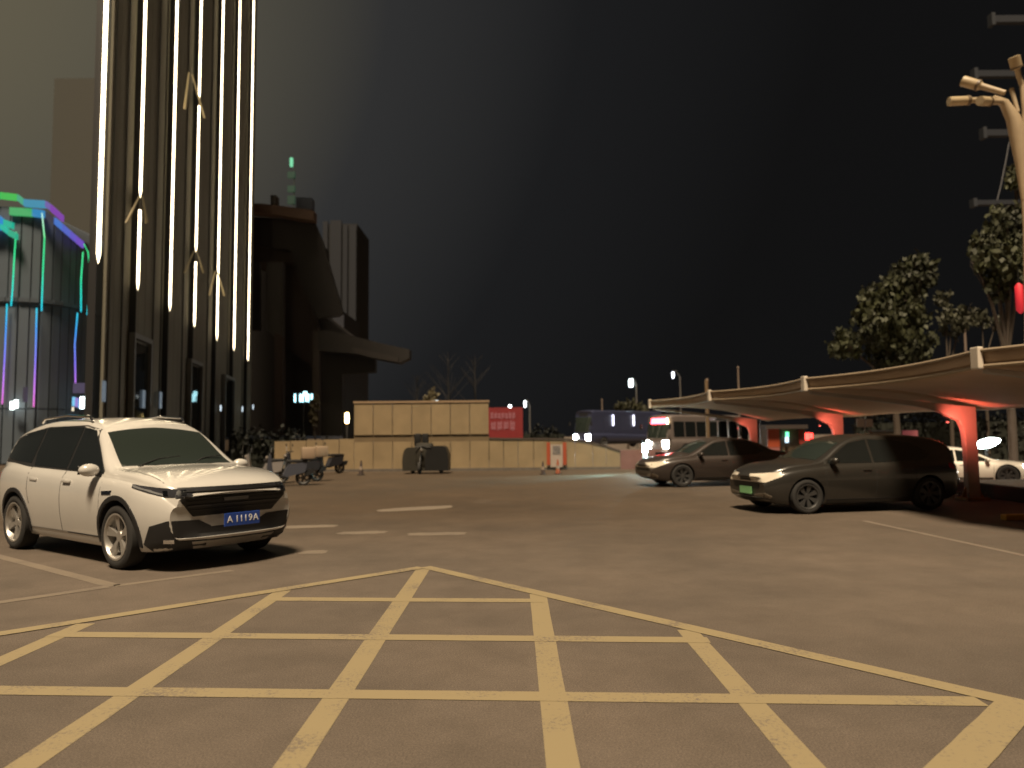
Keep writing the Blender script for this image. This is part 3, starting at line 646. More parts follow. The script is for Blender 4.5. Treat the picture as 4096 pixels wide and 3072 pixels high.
# lambda shaped ornaments on the strips
M_orn = mat('gold_blade', (.40,.31,.16), .45, metal=.2, emit=(1,.72,.32), es=.03)
for (ax,ay,lx,ly,rx,ry,dim) in ((141,191,126,221,146,222,'pale chevron ornament on the second light strip from the tower corner'),(189,66,184,108,204,117,'topmost chevron ornament high on the fourth light strip'),(195,247,184,272,203,272,'dull chevron ornament low on the fourth light strip'),(215.5,267,209,294,224,295,'gold chevron ornament shaped like an A on the fifth light strip')):
    bd = MB()
    def op(x_,y_): s2 = fx(x_,.62,y_); P2 = A+E_*s2+NN*.62; return fp(s2,.62,at(x_,y_,P2.y).z)
    for qx, qy in ((lx,ly),(rx,ry)):
        a_, b_ = op(ax,ay), op(qx,qy); sd2 = E_*.16
        bd.prism([a_.lerp(b_,.15), b_-sd2*.9-Vector((0,0,.1)), b_+sd2*.9], NN*.06)
    q = bd.build('chevron_ornament', M_orn if ax > 215 or ay < 100 else mat('dull_blade',(.20,.16,.09),.5,emit=(1,.72,.32),es=.008), tower)
# ground floor lights reflected/visible in the glass
for px_,py_ in ((101.5,391),(142,399),(159,400)): MB().box(fp(fx(px_),.33,zon(px_,py_)),(.35,.03,.75),BM).build('wall_light', emis('dim_cool_light',(.6,.75,.9),.022), tower)
for px_,py_ in ((218.5,408),(240.5,409),(264,410)): 
    s_ = min(fx(px_),LEN-1); MB().box(fp(s_,.40,zon(px_,py_)),(.16,.05,.36),BM).build('wall_light', emis('cool_lamp',(.75,.9,1),.5 if px_ == 240.5 else .16), tower)

# ================================================================== curved glass building with rainbow lights
ra_ = thing('curved_building', 'curved glass building outlined with green blue and violet light lines', 'building', tuple(at(20,440,46).xy)+(0,))
OFF = Vector(ra_.location)
def loc(p): return p-OFF
plan = [(-60,45.5,206),(-30,45.5,206),(0,45.5,207),(12,45.5,207.5),(23,45.6,208),(34,45.8,208.8),(43,46.0,210),(54,46.5,217),(62,47.0,224),(70,47.6,231),(76,48.1,236),(82,48.7,241),(88,49.3,246),(93,49.9,251),(97,50.5,256)]
def yd(px_): 
    for (a,b,_),(c,d,_) in zip(plan, plan[1:]):
        if px_ <= c: break
    return b+(d-b)*min(1,max(0,(px_-a)/(c-a)))
pp = [at(p,y,Y) for p,Y,y in plan]; tz = [at(p,y,Y).z for p,Y,y in plan]
for p in pp: p.z = 0
M_gl = mat('bluegrey_curtain_glass', (.095,.118,.145), .5, spec=.4, noise=.2, nscale=.25)
M_gl2 = mat('bluegrey_spandrel', (.07,.085,.105), .45)
Z0, Z1, Z2 = 3.4, 10.2, 15.6
for i in range(len(pp)-1):
    a_, b_ = pp[i], pp[i+1]; d = (b_-a_); L_ = d.length; d.normalize(); n_ = Vector((d.y,-d.x,0)); bb = basis(d,n_,Vector((0,0,1)))
    Z2 = (tz[i]+tz[i+1])/2
    MB().prism([loc(a_)-n_*.02,loc(b_)-n_*.02,loc(b_)+Vector((0,0,tz[i+1]-.1))-n_*.02,loc(a_)+Vector((0,0,tz[i]-.1))-n_*.02], (0,6,0)).build('core_block', M_gl2, ra_)
    MB().prism([loc(a_)+Vector((0,0,Z1+.15))+d*.03,loc(b_)+Vector((0,0,Z1+.15))-d*.03,loc(b_)+Vector((0,0,tz[i+1]))-d*.03,loc(a_)+Vector((0,0,tz[i]))+d*.03], n_*.10).build('pane', M_gl, ra_)
    for z0, z1 in ((.1,Z0),(Z0+.08,Z1-.15)):
        MB().box(loc((a_+b_)/2+n_*.10+Vector((0,0,(z0+z1)/2))),(L_-.06,.14,z1-z0),bb).build('pane', M_gl, ra_)
    MB().box(loc((a_+b_)/2+n_*.22+Vector((0,0,Z1))),(L_,.2,.26),bb).build('floor_band', M_gl2, ra_)
M_bandled = ('rainbow_band', ((-30,(.03,.7,.2)),(8,(.05,.75,.12)),(24,(.10,.55,.22)),(30,(.06,.42,.60)),(45,(.06,.30,.85)),(60,(.10,.26,.85)),(70,(.16,.16,.80)),(82,(.28,.10,.75))))
M_bandled2 = ('rainbow_crown', ((-30,(.02,.65,.2)),(0,(.03,.75,.12)),(14,(.10,.70,.12)),(24,(.07,.45,.45)),(44,(.06,.32,.75)),(50,(.38,.08,.45)),(62,(.26,.09,.75))))
M_bandled3 = ('rainbow_canopy', ((-30,(.02,.3,.8)),(0,(.02,.35,.9)),(4,(.02,.7,.5)),(12,(.03,.6,.35)),(16,(.05,.18,.8))))
def bandmat(sp_, px_):
    nm, st = sp_
    for (p0,c0),(p1,c1) in zip(st, st[1:]):
        if px_ <= p1: break
    q_ = min(1,max(0,(px_-p0)/(p1-p0))); c = tuple(a+(b-a)*q_ for a,b in zip(c0,c1))
    return emis('%s_%d' % (nm,round(px_)), c, .082)
M_vert = ramp_emit('rainbow_line', 'Z', 2.5, 16, [(1,.08,.30),(.75,.2,.9),(.25,.2,1),(.04,.35,1),(0,.75,.75),(.02,.85,.35),(.05,.75,.25),(.5,.75,.75)], .15)
def band(ptsu, thick, name, m, nseg, gap=()):
    P_ = [at(q[0],q[1],yd(q[0])-(.7 if q[2] < 44 and q[0] < 20 else (.35 if q[0] < 44 else .8))) for q in ptsu]
    for i in range(len(P_)-1):
        a_, b_ = P_[i], P_[i+1]; k = max(1,round((b_-a_).length/1.2))
        for j in range(k):
            if (i,j) in gap: continue
            pxm = ptsu[i][0]+(ptsu[i+1][0]-ptsu[i][0])*(j+.5)/k
            c0 = a_.lerp(b_,(j+.02)/k); c1 = a_.lerp(b_,(j+.98)/k); dz = Vector((0,0,thick*random.uniform(.92,1.05)))
            MB().prism([loc(c0),loc(c1),loc(c1-dz),loc(c0-dz)], (0,.25,0)).build(name, bandmat(m, pxm), ra_)
band([(-25,191,43.6),(0,192,44.2),(17,194,44.5),(23,199,44.8),(45,200.5,45.5),(50,204,46.3),(62,215,48.3)], .42, 'crown_light', M_bandled2, 8)
band([(9,207,44.2),(32,208.5,44.7),(43,210,45.1),(54,217,46.4),(62,224,48.0),(70,231,49.8),(76,236,51.6),(82,241,53.2)], .45, 'parapet_light', M_bandled, 8, {(2,0)})
band([(-25,214,42.6),(-5,213,42.8),(3,219,42.9),(12,222,43.2)], .40, 'canopy_light', M_bandled3, 4)
band([(-25,224,42.6),(0,223,42.8),(8,229,42.9),(16,233,43.2)], .38, 'canopy_light', M_bandled3, 4)
def vled(seq):
    P_ = [loc(at(q[0],q[1],yd(q[0])-(.42 if q[0] < 44 else 1.1))) for q in seq]; MB().tube(P_, .036, 6).build('light_line', M_vert, ra_)
vled([(16,232,43.6),(14,262,43.8),(12.5,290,44),(11,306,44)]); vled([(42,213,45),(44.5,238,45.1),(43,270,45.2),(41.5,311,45.2)])
vled([(84,244,53.5),(88,252,55),(90,268,56),(89,295,56),(87,315,56)]); vled([(83,252,54),(81,280,54),(81,312,54)])
vled([(7,304,44),(5,350,44),(2.2,404,44)]); vled([(36.7,308,45),(35.5,355,45),(33.6,407,45)]); vled([(77.5,313,52),(74.8,345,52),(75.5,387,52)])
# lit shop fronts at its foot
for k, (x0,y0,x1,y1,c,e) in enumerate(((10.3,401.5,13.3,409.5,(.85,1,.95),.8),(14,400,16.8,408,(.85,1,.95),.7),(72.2,397,74.4,406,(.2,.6,.9),.12),(75,398,77.8,407,(.35,.25,.75),.10),(80.3,397,84.6,408.5,(.8,.97,1),1.3),(86.5,400,88.8,408.5,(.1,.75,.9),.35),(78.3,399,79.8,408,(.15,.4,.7),.12),(71.8,407,72.8,411,(.9,.8,.6),.15),(73,383,86,393,(.3,.24,.5),.022),(23,387,26,402,(.3,.25,.45),.014))):
    p0 = loc(at(x0,y0,44.9 if x0 < 60 else 46.6)); p1 = loc(at(x1,y1,44.9 if x0 < 60 else 46.6))
    MB().prism([p0,(p1.x,p0.y,p0.z),p1,(p0.x,p0.y,p1.z)], (0,.12,0)).build('lit_window', emis('shop_glow_%d' % k, c, e), ra_)
# hazy block behind tower-left
hb2 = thing('high_rise', 'tall hazy block rising dimly behind the curved building', 'building', tuple(at(75,440,150).xy)+(0,))
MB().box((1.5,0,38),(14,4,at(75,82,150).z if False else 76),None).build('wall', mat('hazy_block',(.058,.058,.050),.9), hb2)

# ================================================================== dark hall with sweeping eaves
hall = thing('hall', 'dark brown hall with broad sweeping roof eaves beside the light strip tower', 'building', tuple(at(290,440,70).xy)+(0,)); HO = Vector(hall.location)
def hpoly(name, seq, Y, th, m):
    return MB().prism([at(x,y,Y)-HO for x,y in seq], (0,th,0)).build(name, m, hall)
M_hb = mat('brown_plaster', (.0259,.0166,.0108), .8, noise=.25, nscale=.4); M_hd = mat('dark_timber', (.0101,.0072,.0058), .7)
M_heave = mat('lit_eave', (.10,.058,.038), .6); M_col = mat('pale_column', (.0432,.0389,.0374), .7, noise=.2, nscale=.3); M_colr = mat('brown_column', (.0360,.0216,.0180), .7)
hpoly('wall', [(246,212),(300,222),(303,300),(345,333),(345,436),(246,436)], 74, 12, M_hd)
hpoly('upper_wall', [(250,217),(294,219),(296,262),(250,262)], 69, 4, M_hb)
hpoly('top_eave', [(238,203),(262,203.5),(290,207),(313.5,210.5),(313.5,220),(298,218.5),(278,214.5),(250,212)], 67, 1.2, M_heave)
hpoly('roof_plane', [(294,219),(313.5,220),(322,240),(330,268),(343,313),(338,316),(318,318),(303,290),(290,250),(258,246),(250,240),(250,222)], 68.3, .6, M_hd)
hpoly('gable_wall', [(283,262),(296,262),(319,330),(319,372),(283,345)], 70.5, 1.0, mat('dark_red_plaster',(.0259,.0166,.0130),.8))
hpoly('column', [(266.5,262),(282.5,262),(282.5,340),(274.5,337),(266.5,330)], 66, .8, M_col)
hpoly('column', [(274.5,332),(282.5,336),(282.5,436),(274.5,436)], 65.5, .8, M_colr)
hpoly('column', [(312.5,330),(319,333),(319,436),(312.5,436)], 65, .7, mat('brown_column2',(.0360,.0252,.0202),.7))
hpoly('column', [(252,262),(259,262),(259,330),(252,330)], 68, .6, mat('dull_column',(.0360,.0338,.0324),.7))
hpoly('lower_eave', [(318,330),(333,331),(352,336),(380,343),(409.5,349.5),(409,358),(399,363),(372,358),(350,353),(318,351)], 64, 1.5, M_hd)
hpoly('eave_edge', [(352,347),(375,352),(398,357.5),(398,362),(372,357.5),(352,352.5)], 63.6, .3, mat('eave_trim',(.020,.015,.013),.6))
hpoly('lower_wall', [(319,351),(375,358),(375,372),(342,374),(342,436),(319,436)], 66, 1, M_hd)
# small pale sign inside / roof objects
hpoly('roof_box', [(270.5,195),(276,195),(276,204),(270.5,204)], 69, 1, mat('grey_box',(.09,.085,.08),.7))
hpoly('roof_box', [(296,197),(312,198),(312,209),(296,208)], 70, 1, mat('blue_box',(.07,.085,.12),.7))
# entrance sign: cyan light bars
sg_ = thing('light_sign', 'row of thin cyan light bars glowing under the hall eave', 'sign', tuple(at(303,400,60).xy)+(0,)); so = Vector(sg_.location)
for px_,y0,y1 in ((295,394,402),(300.3,394,402),(302.8,394,402),(306.3,391.5,401.5),(308.5,394,402),(311.8,394,402),(304.2,391.5,396)):
    p0 = at(px_,y0,60)-so; p1 = at(px_,y1,60)-so; MB().box((p0.x,0,(p0.z+p1.z)/2),(.11,.06,p0.z-p1.z)).build('light_bar', emis('cyan_bar',(.45,.9,1),.55), sg_)
MB().box((0,.1,(at(303,398,60).z)),(1.7,.06,.9)).build('backing', M_black, sg_)
MB().box((0,.16,(at(303,398,60).z)/2-.2),(.08,.08,at(303,398,60).z-.2)).build('post', M_black, sg_)
# thin green-lit mast
ms_ = thing('mast', 'thin green lit mast rising above the hall roof', 'mast', tuple(at(291,440,120).xy)+(0,)); mo = Vector(ms_.location)
MB().tube([(0,0,0),(0,0,at(291,160,120).z)], [.35,.06], 6).build('pole', mat('mast_metal',(.04,.05,.045),.6), ms_)
for y0, y1, e in ((158,166.5,.10),(172,178,.006),(186,192,.006),(196,204,.005)):
    p0 = at(291.5,y0,120)-mo; p1 = at(291.5,y1,120)-mo; MB().box((p0.x,0,(p0.z+p1.z)/2),(.42 if e > .05 else 1.2,.45,p0.z-p1.z)).build('mast_light', emis('green_mast_%s' % e,(.25,.9,.5),e), ms_)
# two dim towers beyond
def hirise(name, label, x0, x1, yt, Y, m, fins, fm):
    c = at((x0+x1)/2,440,Y); t = thing(name, label, 'building', (c.x,Y,0)); o_ = Vector(t.location)
    w_ = at(x1,440,Y).x-at(x0,440,Y).x; h_ = at((x0+x1)/2,yt,Y).z
    MB().box((0,5,h_/2),(w_,10,h_)).build('wall', m, t)
    for px_, wq, y0 in fins:
        p_ = at(px_,y0,Y); MB().box((p_.x-c.x,-.2,p_.z/2),(wq,.4,p_.z)).build('fin', fm, t)
    return t
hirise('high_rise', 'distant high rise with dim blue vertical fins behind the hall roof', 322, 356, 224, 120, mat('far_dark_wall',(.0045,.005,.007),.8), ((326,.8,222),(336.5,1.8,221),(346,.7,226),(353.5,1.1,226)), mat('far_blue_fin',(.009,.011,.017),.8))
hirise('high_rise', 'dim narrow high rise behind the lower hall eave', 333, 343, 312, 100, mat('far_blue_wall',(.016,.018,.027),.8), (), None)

# dark tree line far behind the wall
M_bark = mat('bark', (.06,.045,.032), .9, bump=.4, bscale=20)
M_leafw = mat('dark_leaf', (.040,.040,.016), .7, noise=.6, nscale=1.2)
M_leaf = mat('leaf', (.036,.040,.008), .7, noise=.55, nscale=.9, col2=(.009,.011,.003))
def tree(label, base, lobes, n, leaf, mleaf, trunk_r=.12, group=None, seed=1, name='tree'):
    rnd = random.Random(seed); t = thing(name, label, 'tree', (base[0],base[1],0), 0, group); O_ = Vector((base[0],base[1],0))
    br = MB(); top = max(l[0][2] for l in lobes); br_z = min(l[0][2] for l in lobes)*.62
    br.tube([(0,0,0),(.04,.02,br_z*.5),(-.03,0,br_z)], [trunk_r,trunk_r*.85,trunk_r*.7], 8)
    for c, r in lobes:
        c = Vector(c)-O_; m_ = Vector((c.x*.45,c.y*.45,br_z+(c.z-br_z)*.55))
        br.tube([(-.03,0,br_z),m_,c], [trunk_r*.5,trunk_r*.32,trunk_r*.12], 6)
        for k in range(5):
            e = c+Vector((rnd.uniform(-1,1)*r[0],rnd.uniform(-1,1)*r[1],rnd.uniform(-.6,.8)*r[2]))*.8; br.tube([m_.lerp(c,rnd.uniform(.3,1)),e], [trunk_r*.16,trunk_r*.05], 4, False)
    br.build('trunk', M_bark, t)
    cr_ = MB(); tot = sum(l[1][0]*l[1][2] for l in lobes)
    for c, r in lobes:
        c = Vector(c)-O_; k = int(n*r[0]*r[2]/tot); clumps = []
        for _ in range(max(6,k//26)):
            while True:
                q = Vector((rnd.uniform(-1,1),rnd.uniform(-1,1),rnd.uniform(-1,1)))
                if .25 < q.length < 1: break
            clumps.append(Vector((q.x*r[0],q.y*r[1],q.z*r[2])))
        for _ in range(k):
            cc = rnd.choice(clumps); p = c+cc+Vector([rnd.gauss(0,.17*min(r)) for _ in range(3)])
            d = Vector((rnd.gauss(0,.5),rnd.gauss(0,.5),-1 if rnd.random() < .7 else .5)).normalized()
            u = d.cross(Vector((rnd.uniform(-1,1),rnd.uniform(-1,1),.2))).normalized(); l_ = leaf*rnd.uniform(.7,1.4); w_ = l_*.34
            cr_.add([p,p+d*l_*.45+u*w_,p+d*l_,p+d*l_*.45-u*w_],[(0,1,2,3)])
    me = bpy.data.meshes.new('crown'); me.from_pydata(cr_.v,[],cr_.f); me.materials.append(mleaf); link('crown', me, t)
    return t
def lob(Y, *a): return [(tuple(at(x,y,Y+dy)),(rx*Y/F,rx*Y/F*.9,rz*Y/F)) for x,y,rx,rz,dy in a]
YT = 31
tree('leafy green tree rising behind the far half of the carport roof', at(897,440,YT), lob(YT,(900,292,20,30,0),(915,275,18,20,.5),(878,315,20,26,-.4),(893,340,24,28,.2),(916,335,16,26,.8),(845,345,13,14,0),(868,300,8,12,0),(925,270,9,12,0)), 8500, .24, M_leaf, .16, None, 3)
tree('dense tree at the right edge hanging below the floodlight pole', at(1012,440,24), lob(24,(1008,225,20,20,0),(990,248,20,17,.3),(1012,262,22,24,-.3),(1018,180,8,16,0),(975,262,9,8,0),(998,285,10,12,0),(1030,240,22,40,0)), 6500, .20, M_leaf, .15, None, 4)
tree('small dark tree between the two leafy trees above the carport', at(952,440,36), lob(36,(952,322,13,16,0),(944,300,8,10,.3),(966,310,8,10,0)), 900, .22, M_leafw, .10, None, 5)
tree('low sparse tree top showing above the carport at the far right', at(988,440,38), lob(38,(982,318,9,7,0),(996,322,9,6,.3)), 500, .22, M_leafw, .09, None, 6)
tree('faint bushy tree behind the two buses', at(628,440,80), lob(80,(630,404,5,5,0),(640,408,7,4,0),(622,408,5,4,0)), 500, .42, M_leafw, .16, None, 7)
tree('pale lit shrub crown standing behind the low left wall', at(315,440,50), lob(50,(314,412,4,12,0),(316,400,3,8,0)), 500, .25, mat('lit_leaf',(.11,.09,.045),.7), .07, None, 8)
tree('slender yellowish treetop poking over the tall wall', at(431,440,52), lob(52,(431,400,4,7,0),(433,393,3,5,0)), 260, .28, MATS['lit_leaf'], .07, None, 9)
for k, (px_,y0,lab) in enumerate(((475,355,'tall thin bare tree behind the tall wall'),(448,352,'thin bare tree standing left of the tallest bare tree'),(417,375,'short bare sapling behind the left part of the tall wall'))):
    b_ = at(px_,440,55); rnd = random.Random(k); t = thing('bare_tree', lab, 'tree', (b_.x,b_.y,0)); hh = at(px_,y0,55).z; br = MB().tube([(0,0,0),(.05,0,hh*.5),(.0,0,hh)], [.09,.06,.015], 6)
    br.build('trunk', mat('dim_bark',(.018,.015,.012),.9), t); tw = MB()
    for j in range(22):
        z = hh*rnd.uniform(.45,.95); a_ = rnd.uniform(0,6.28); l_ = (hh-z)*.45+.3; tw.tube([(0,0,z),(math.cos(a_)*l_,math.sin(a_)*l_,z+l_*1.1)], [.02,.006], 4, False)
    tw.build('branches', MATS['dim_bark'], t)
# dark hedge closing the right side and left gap
def hedge(label, a, b, h, d, n, seed, mt):
    rnd = random.Random(seed); t = thing('hedge', label, 'hedge', tuple(a)+(0,)); a = Vector((*a,0)); b = Vector((*b,0)); dr = b-a; n_ = Vector((-dr.y,dr.x,0)).normalized(); mb_ = MB()
    for _ in range(n):
        s_ = rnd.random(); hh = h*(1+.12*math.sin(s_*23)+.08*math.sin(s_*61)); p = dr*s_+n_*rnd.uniform(-d,d)+Vector((0,0,hh*rnd.random()**.7)); l_ = rnd.uniform(.16,.34)
        q = Vector([rnd.gauss(0,1) for _ in range(3)]).normalized(); u = q.cross(Vector((rnd.random(),rnd.random(),1))).normalized(); mb_.add([p,p+q*l_*.5+u*l_*.3,p+q*l_,p+q*l_*.5-u*l_*.3],[(0,1,2,3)])
    me = bpy.data.meshes.new('foliage'); me.from_pydata(mb_.v,[],mb_.f); me.materials.append(mt); f_ = link('foliage', me, t)
    dd = dr.normalized(); MB().box(dr/2+Vector((0,0,h*.42)),(dr.length,d*1.2,h*.84),basis(dd,n_,Vector((0,0,1)))).build('core', mat('hedge_core',(.012,.014,.008),.9), t)
M_hl = mat('hedge_leaf', (.0045,.0065,.0035), .8, noise=.4, nscale=2)
hedge('long dark hedge behind the carport and the white sedan', (18.5,40), (45,33), 2.4, .5, 7000, 1, M_hl)
hedge('dark planting closing the gap left of the low wall', (-13.2,35.5), (-9.6,34), 1.7, .5, 1400, 2, M_hl)
hedge('low dark shrubs along the road behind the low wall', (-8,46), (3.2,47), 1.9, .6, 3000, 3, M_hl)

# ================================================================== membrane carport
M_mem = mat('cream_membrane', (.55,.395,.265), .7, noise=.14, nscale=1.2, bump=.08, bscale=9)
M_post = mat('carport_steel', (.36,.31,.26), .5, noise=.1, nscale=4)
tips = [Vector((4.95,28.3,2.72)),Vector((5.75,22.2,2.72)),Vector((6.42,16.5,2.72)),Vector((7.02,11.25,2.72)),Vector((7.6,6.0,2.72))]
colx = [9.2,9.75,10.16,10.5,11.0]
tips[0].z = at(649,401,28.3).z; 
for i, (p_,y_) in enumerate(((650,401),(709.6,392),(804.6,379),(977,351))):
    tips[i] = at(p_,y_,tips[i].y)
tips[4].z = tips[3].z
port = thing('carport', 'long cream membrane carport on curved posts along the right side', 'carport', (10,16.5,0)); PO = Vector(port.location)
def prof(u):      # membrane height fraction from tip (0) to rear (1)
    return u
cols = []
def edge(i, t):   # front edge between tips i and i+1, scalloped inward and slightly sagging
    a_, b_ = tips[i], tips[i+1]; s4 = 4*t*(1-t); return a_.lerp(b_,t)+Vector((.30*s4,0,-.03*s4))
Zr = 1.98; NB = 4
for i in range(NB):
    a_, b_ = tips[i], tips[i+1]; vs, fs = [], []; nu, nv_ = 14, 16
    for j in range(nv_+1):
        t = j/nv_; f0 = edge(i,t); rx_ = colx[i]+(colx[i+1]-colx[i])*t+.55; s4 = 4*t*(1-t)
        rear = Vector((rx_-.10*s4, f0.y, Zr+.04*s4))
        ztop = f0.z; row = [f0+Vector((.0,0,0)), f0+Vector((.03,0,-.17)), f0+Vector((.12,0,-.24))]
        for k in range(nu+1):
            u_ = k/nu; base = row[2].lerp(rear,u_); sag = .16*math.sin(math.pi*u_)*(1-s4)-.02*s4*math.sin(math.pi*u_)
            if k: row.append(base+Vector((0,0,sag+ .05*math.sin(math.pi*u_))))
        vs += [p-PO for p in row]
    w_ = len(vs)//(nv_+1)
    fs = [(j*w_+k,j*w_+k+1,(j+1)*w_+k+1,(j+1)*w_+k) for j in range(nv_) for k in range(w_-1)]
    me = bpy.data.meshes.new('membrane'); me.from_pydata(vs,[],fs); me.materials.append(M_mem); me.shade_smooth(); me.set_sharp_from_angle(angle=R(35))
    o = link('membrane', me, port); md = o.modifiers.new('s','SOLIDIFY'); md.thickness = .02
    pipe = MB().tube([edge(i,j/12)-PO+Vector((-.02,0,.0)) for j in range(13)], .028, 8); pipe.build('edge_pipe', mat('edge_steel',(.27,.21,.145),.6), port, True)
    cable = MB().tube([edge(i,j/12)-PO+Vector((.02,0,-.235)) for j in range(13)], .030, 8); cable.build('lower_edge_pipe', mat('pale_pipe',(.36,.28,.19),.6), port, True)
RED = emis('added_red_glow', (1,.10,.08), .12)
for i, T in enumerate(tips):
    cx_, cy_ = colx[i], T.y; hw = .085
    # one curved tapering post: vertical stem bending into the arm that reaches the front tip
    tx_, tz_ = T.x+.12, T.z-.27; zl = lambda x: tz_+(Zr+.03-tz_)*(x-tx_)/(cx_+.55-tx_)
    top = [(cx_+.13,0),(cx_+.13,zl(cx_+.13)),(tx_,tz_)]
    bot = [(tx_,tz_-.07)]+[(cx_-q_,zl(cx_-q_)-.07-h_) for q_,h_ in ((2.0,.02),(1.3,.04),(.95,.07),(.66,.12),(.44,.21),(.25,.28),(.18,.42),(.145,.62))]+[(cx_-.13,1.0),(cx_-.13,0)]
    p_ = MB().prism([Vector((x,cy_-hw,z))-PO for x,z in top+bot], (0,2*hw,0)).build('post', M_post, port); p_.data.shade_flat()
    bv = p_.modifiers.new('bev','BEVEL'); bv.width = .015; bv.segments = 2
    MB().bevbox(Vector((cx_,cy_,.03))-PO,(.52,.46,.06),.01).build('base_plate', mat('yellow_base',(.30,.16,.03),.6,noise=.5,nscale=9), p_)
    for bx_ in (-.19,.19):
        for by_ in (-.17,.17): MB().tube([Vector((cx_+bx_,cy_+by_,.05))-PO,Vector((cx_+bx_,cy_+by_,.17))-PO], .022, 6).build('anchor_bolt', M_steel, p_)
    for k in (-1,1): MB().prism([Vector((cx_+k*.13,cy_-.012,.06))-PO,Vector((cx_+k*.25,cy_-.012,.06))-PO,Vector((cx_+k*.14,cy_-.012,.30))-PO], (0,.024,0)).build('gusset', MATS['yellow_base'], p_)
    MB().bevbox(T-PO+Vector((-.01,0,-.11)),(.09,.20,.34),.02).build('end_cap', mat('white_cap',(.62,.55,.46),.4), port)
    if i < 4:  # red lamp and bracket added to redden the post; real source unseen
        lp = Vector((cx_-.72,cy_-.42,1.72)); 
        MB().bevbox(lp-PO,(.05,.04,.04),.01).build('added_red_lamp', RED, p_)
        MB().tube([lp-PO+Vector((0,.02,.03)),Vector((cx_-.72,cy_-.02,2.04))-PO], .010, 6).build('added_lamp_bracket', M_steel, p_)
        ld = bpy.data.lights.new('added_red_light','SPOT'); ld.energy = (5,9,13,6)[i]; ld.color = (1,.16,.11); ld.spot_size = R(135); ld.spot_blend = 1; ld.shadow_soft_size = .06
        lo = bpy.data.objects.new('added_red_light', ld); C.objects.link(lo); lo.parent = p_; lo.location = lp-PO+Vector((0,-.06,-.05)); lo.rotation_euler = Vector((.75,.42,.12)).to_track_quat('-Z','Y').to_euler()

# wheel stops and things below the carport
wsp = thing('wheel_stop', 'yellow painted wheel stop on the ground at the right edge', 'wheel stop', (atz(1018,521).x,atz(1018,521).y,0), R(4))
MB().bevbox((0,0,.065),(.52,.14,.10),.02).build('yellow_block', mat('stop_yellow',(.50,.26,.015),.5,noise=.2,nscale=9), wsp)
MB().bevbox((.5,0,.06),(.44,.13,.095),.02).build('black_block', M_black, wsp)
tw_ = thing('planter', 'low dark planter bed with soil behind the wheel stop', 'planter', (13.3,17.0,0))
MB().bevbox((0,0,.16),(5.2,3.0,.32),.04).build('kerb_block', mat('dark_bed',(.020,.014,.010),.9,noise=.4,nscale=6), tw_)

# kiosk and signs seen below the carport
def at_thing(name, label, cat, px_, Y): 
    p = at(px_,440,Y); return thing(name, label, cat, (p.x,Y,0))
def flat(t, seq4, Y, m, name, th=.08, parent=None):
    x0,y0,x1,y1 = seq4; o_ = Vector(t.location); p0 = at(x0,y0,Y)-o_; p1 = at(x1,y1,Y)-o_
    return MB().prism([(p0.x,p0.y,p0.z),(p1.x,p0.y,p0.z),(p1.x,p0.y,p1.z),(p0.x,p0.y,p1.z)], (0,th,0)).build(name, m, parent or t)
kk = at_thing('kiosk', 'small booth with an orange door and reddish walls under the carport', 'kiosk', 782, 40)
flat(kk,(767,428,806,459),40.2,mat('kiosk_wall',(.12,.085,.05),.7,noise=.3,nscale=2),'wall',1.8)
flat(kk,(767.5,429,780,447),40,M_orange,'orange_door'); flat(kk,(768.5,447.5,780,456),40,mat('pink_panel',(.26,.10,.09),.6),'lower_panel')
flat(kk,(780.6,429,782.4,458),39.9,M_black,'door_post'); flat(kk,(799,430,805.5,444),40,mat('deep_red',(.24,.03,.02),.6),'red_panel')
flat(kk,(786,432,789,437),39.9,emis('green_lamp',(.15,.9,.4),.35),'green_light'); flat(kk,(785.7,437,788.7,442.5),39.9,emis('blue_white_lamp',(.6,.8,1),.30),'white_light')
flat(kk,(766,425,808,428.6),39.7,mat('kiosk_roof',(.04,.03,.025),.7),'roof',2.6)
rl_ = at_thing('signal_lamp', 'pair of glowing red lamps beside the kiosk', 'lamp', 810, 39)
flat(rl_,(805.6,433,809.6,440),38.9,emis('red_signal',(1,.04,.03),.9),'lens'); flat(rl_,(810.2,433.2,813,438.5),38.9,emis('red_signal',(1,.04,.03),.9),'lens')
flat(rl_,(804.6,432,813.8,441),39.0,M_black,'housing',.15); flat(rl_,(808.8,441,809.8,462),39.05,M_black,'post',.06)
ts = at_thing('direction_sign', 'twin pale sign boards on a thin post under the carport', 'sign', 865, 33)
flat(ts,(857,418.5,864.6,427),33,mat('sign_beige',(.25,.20,.165),.6),'board'); flat(ts,(866,419,873,427),33,MATS['sign_beige'],'board'); flat(ts,(864.8,419,866.2,455),33.1,mat('sign_post',(.22,.18,.15),.6),'post',.07)
pb = at_thing('light_box_sign', 'small pink light box standing behind the dark hatchback', 'sign', 912, 34)
flat(pb,(903,430.5,918,436.5),34,mat('pink_box',(.50,.16,.17),.6,emit=(1,.25,.3),es=.01),'panel'); flat(pb,(902.4,430,918.6,443),34.1,M_black,'frame',.1); flat(pb,(909,443,912,460),34.2,M_black,'post')
lb = at_thing('low_wall', 'low tan wall section seen over the dark hatchback roof', 'wall', 890, 36)
flat(lb,(872,431,902,460),36,mat('tan_wall',(.10,.08,.055),.8,noise=.2,nscale=1),'panel',.3); flat(lb,(871,430,903,431.4),35.95,M_black,'coping',.4)
bs = at_thing('bus_shelter', 'dim bus shelter with faint vertical glazing behind the sedan', 'shelter', 735, 37)
flat(bs,(716,417,762,420),36.6,M_black,'roof',2); 
for px_ in (718,728,739,750,760): flat(bs,(px_,420,px_+1.6,462),37,mat('shelter_frame',(.05,.055,.065),.5),'post',.08)
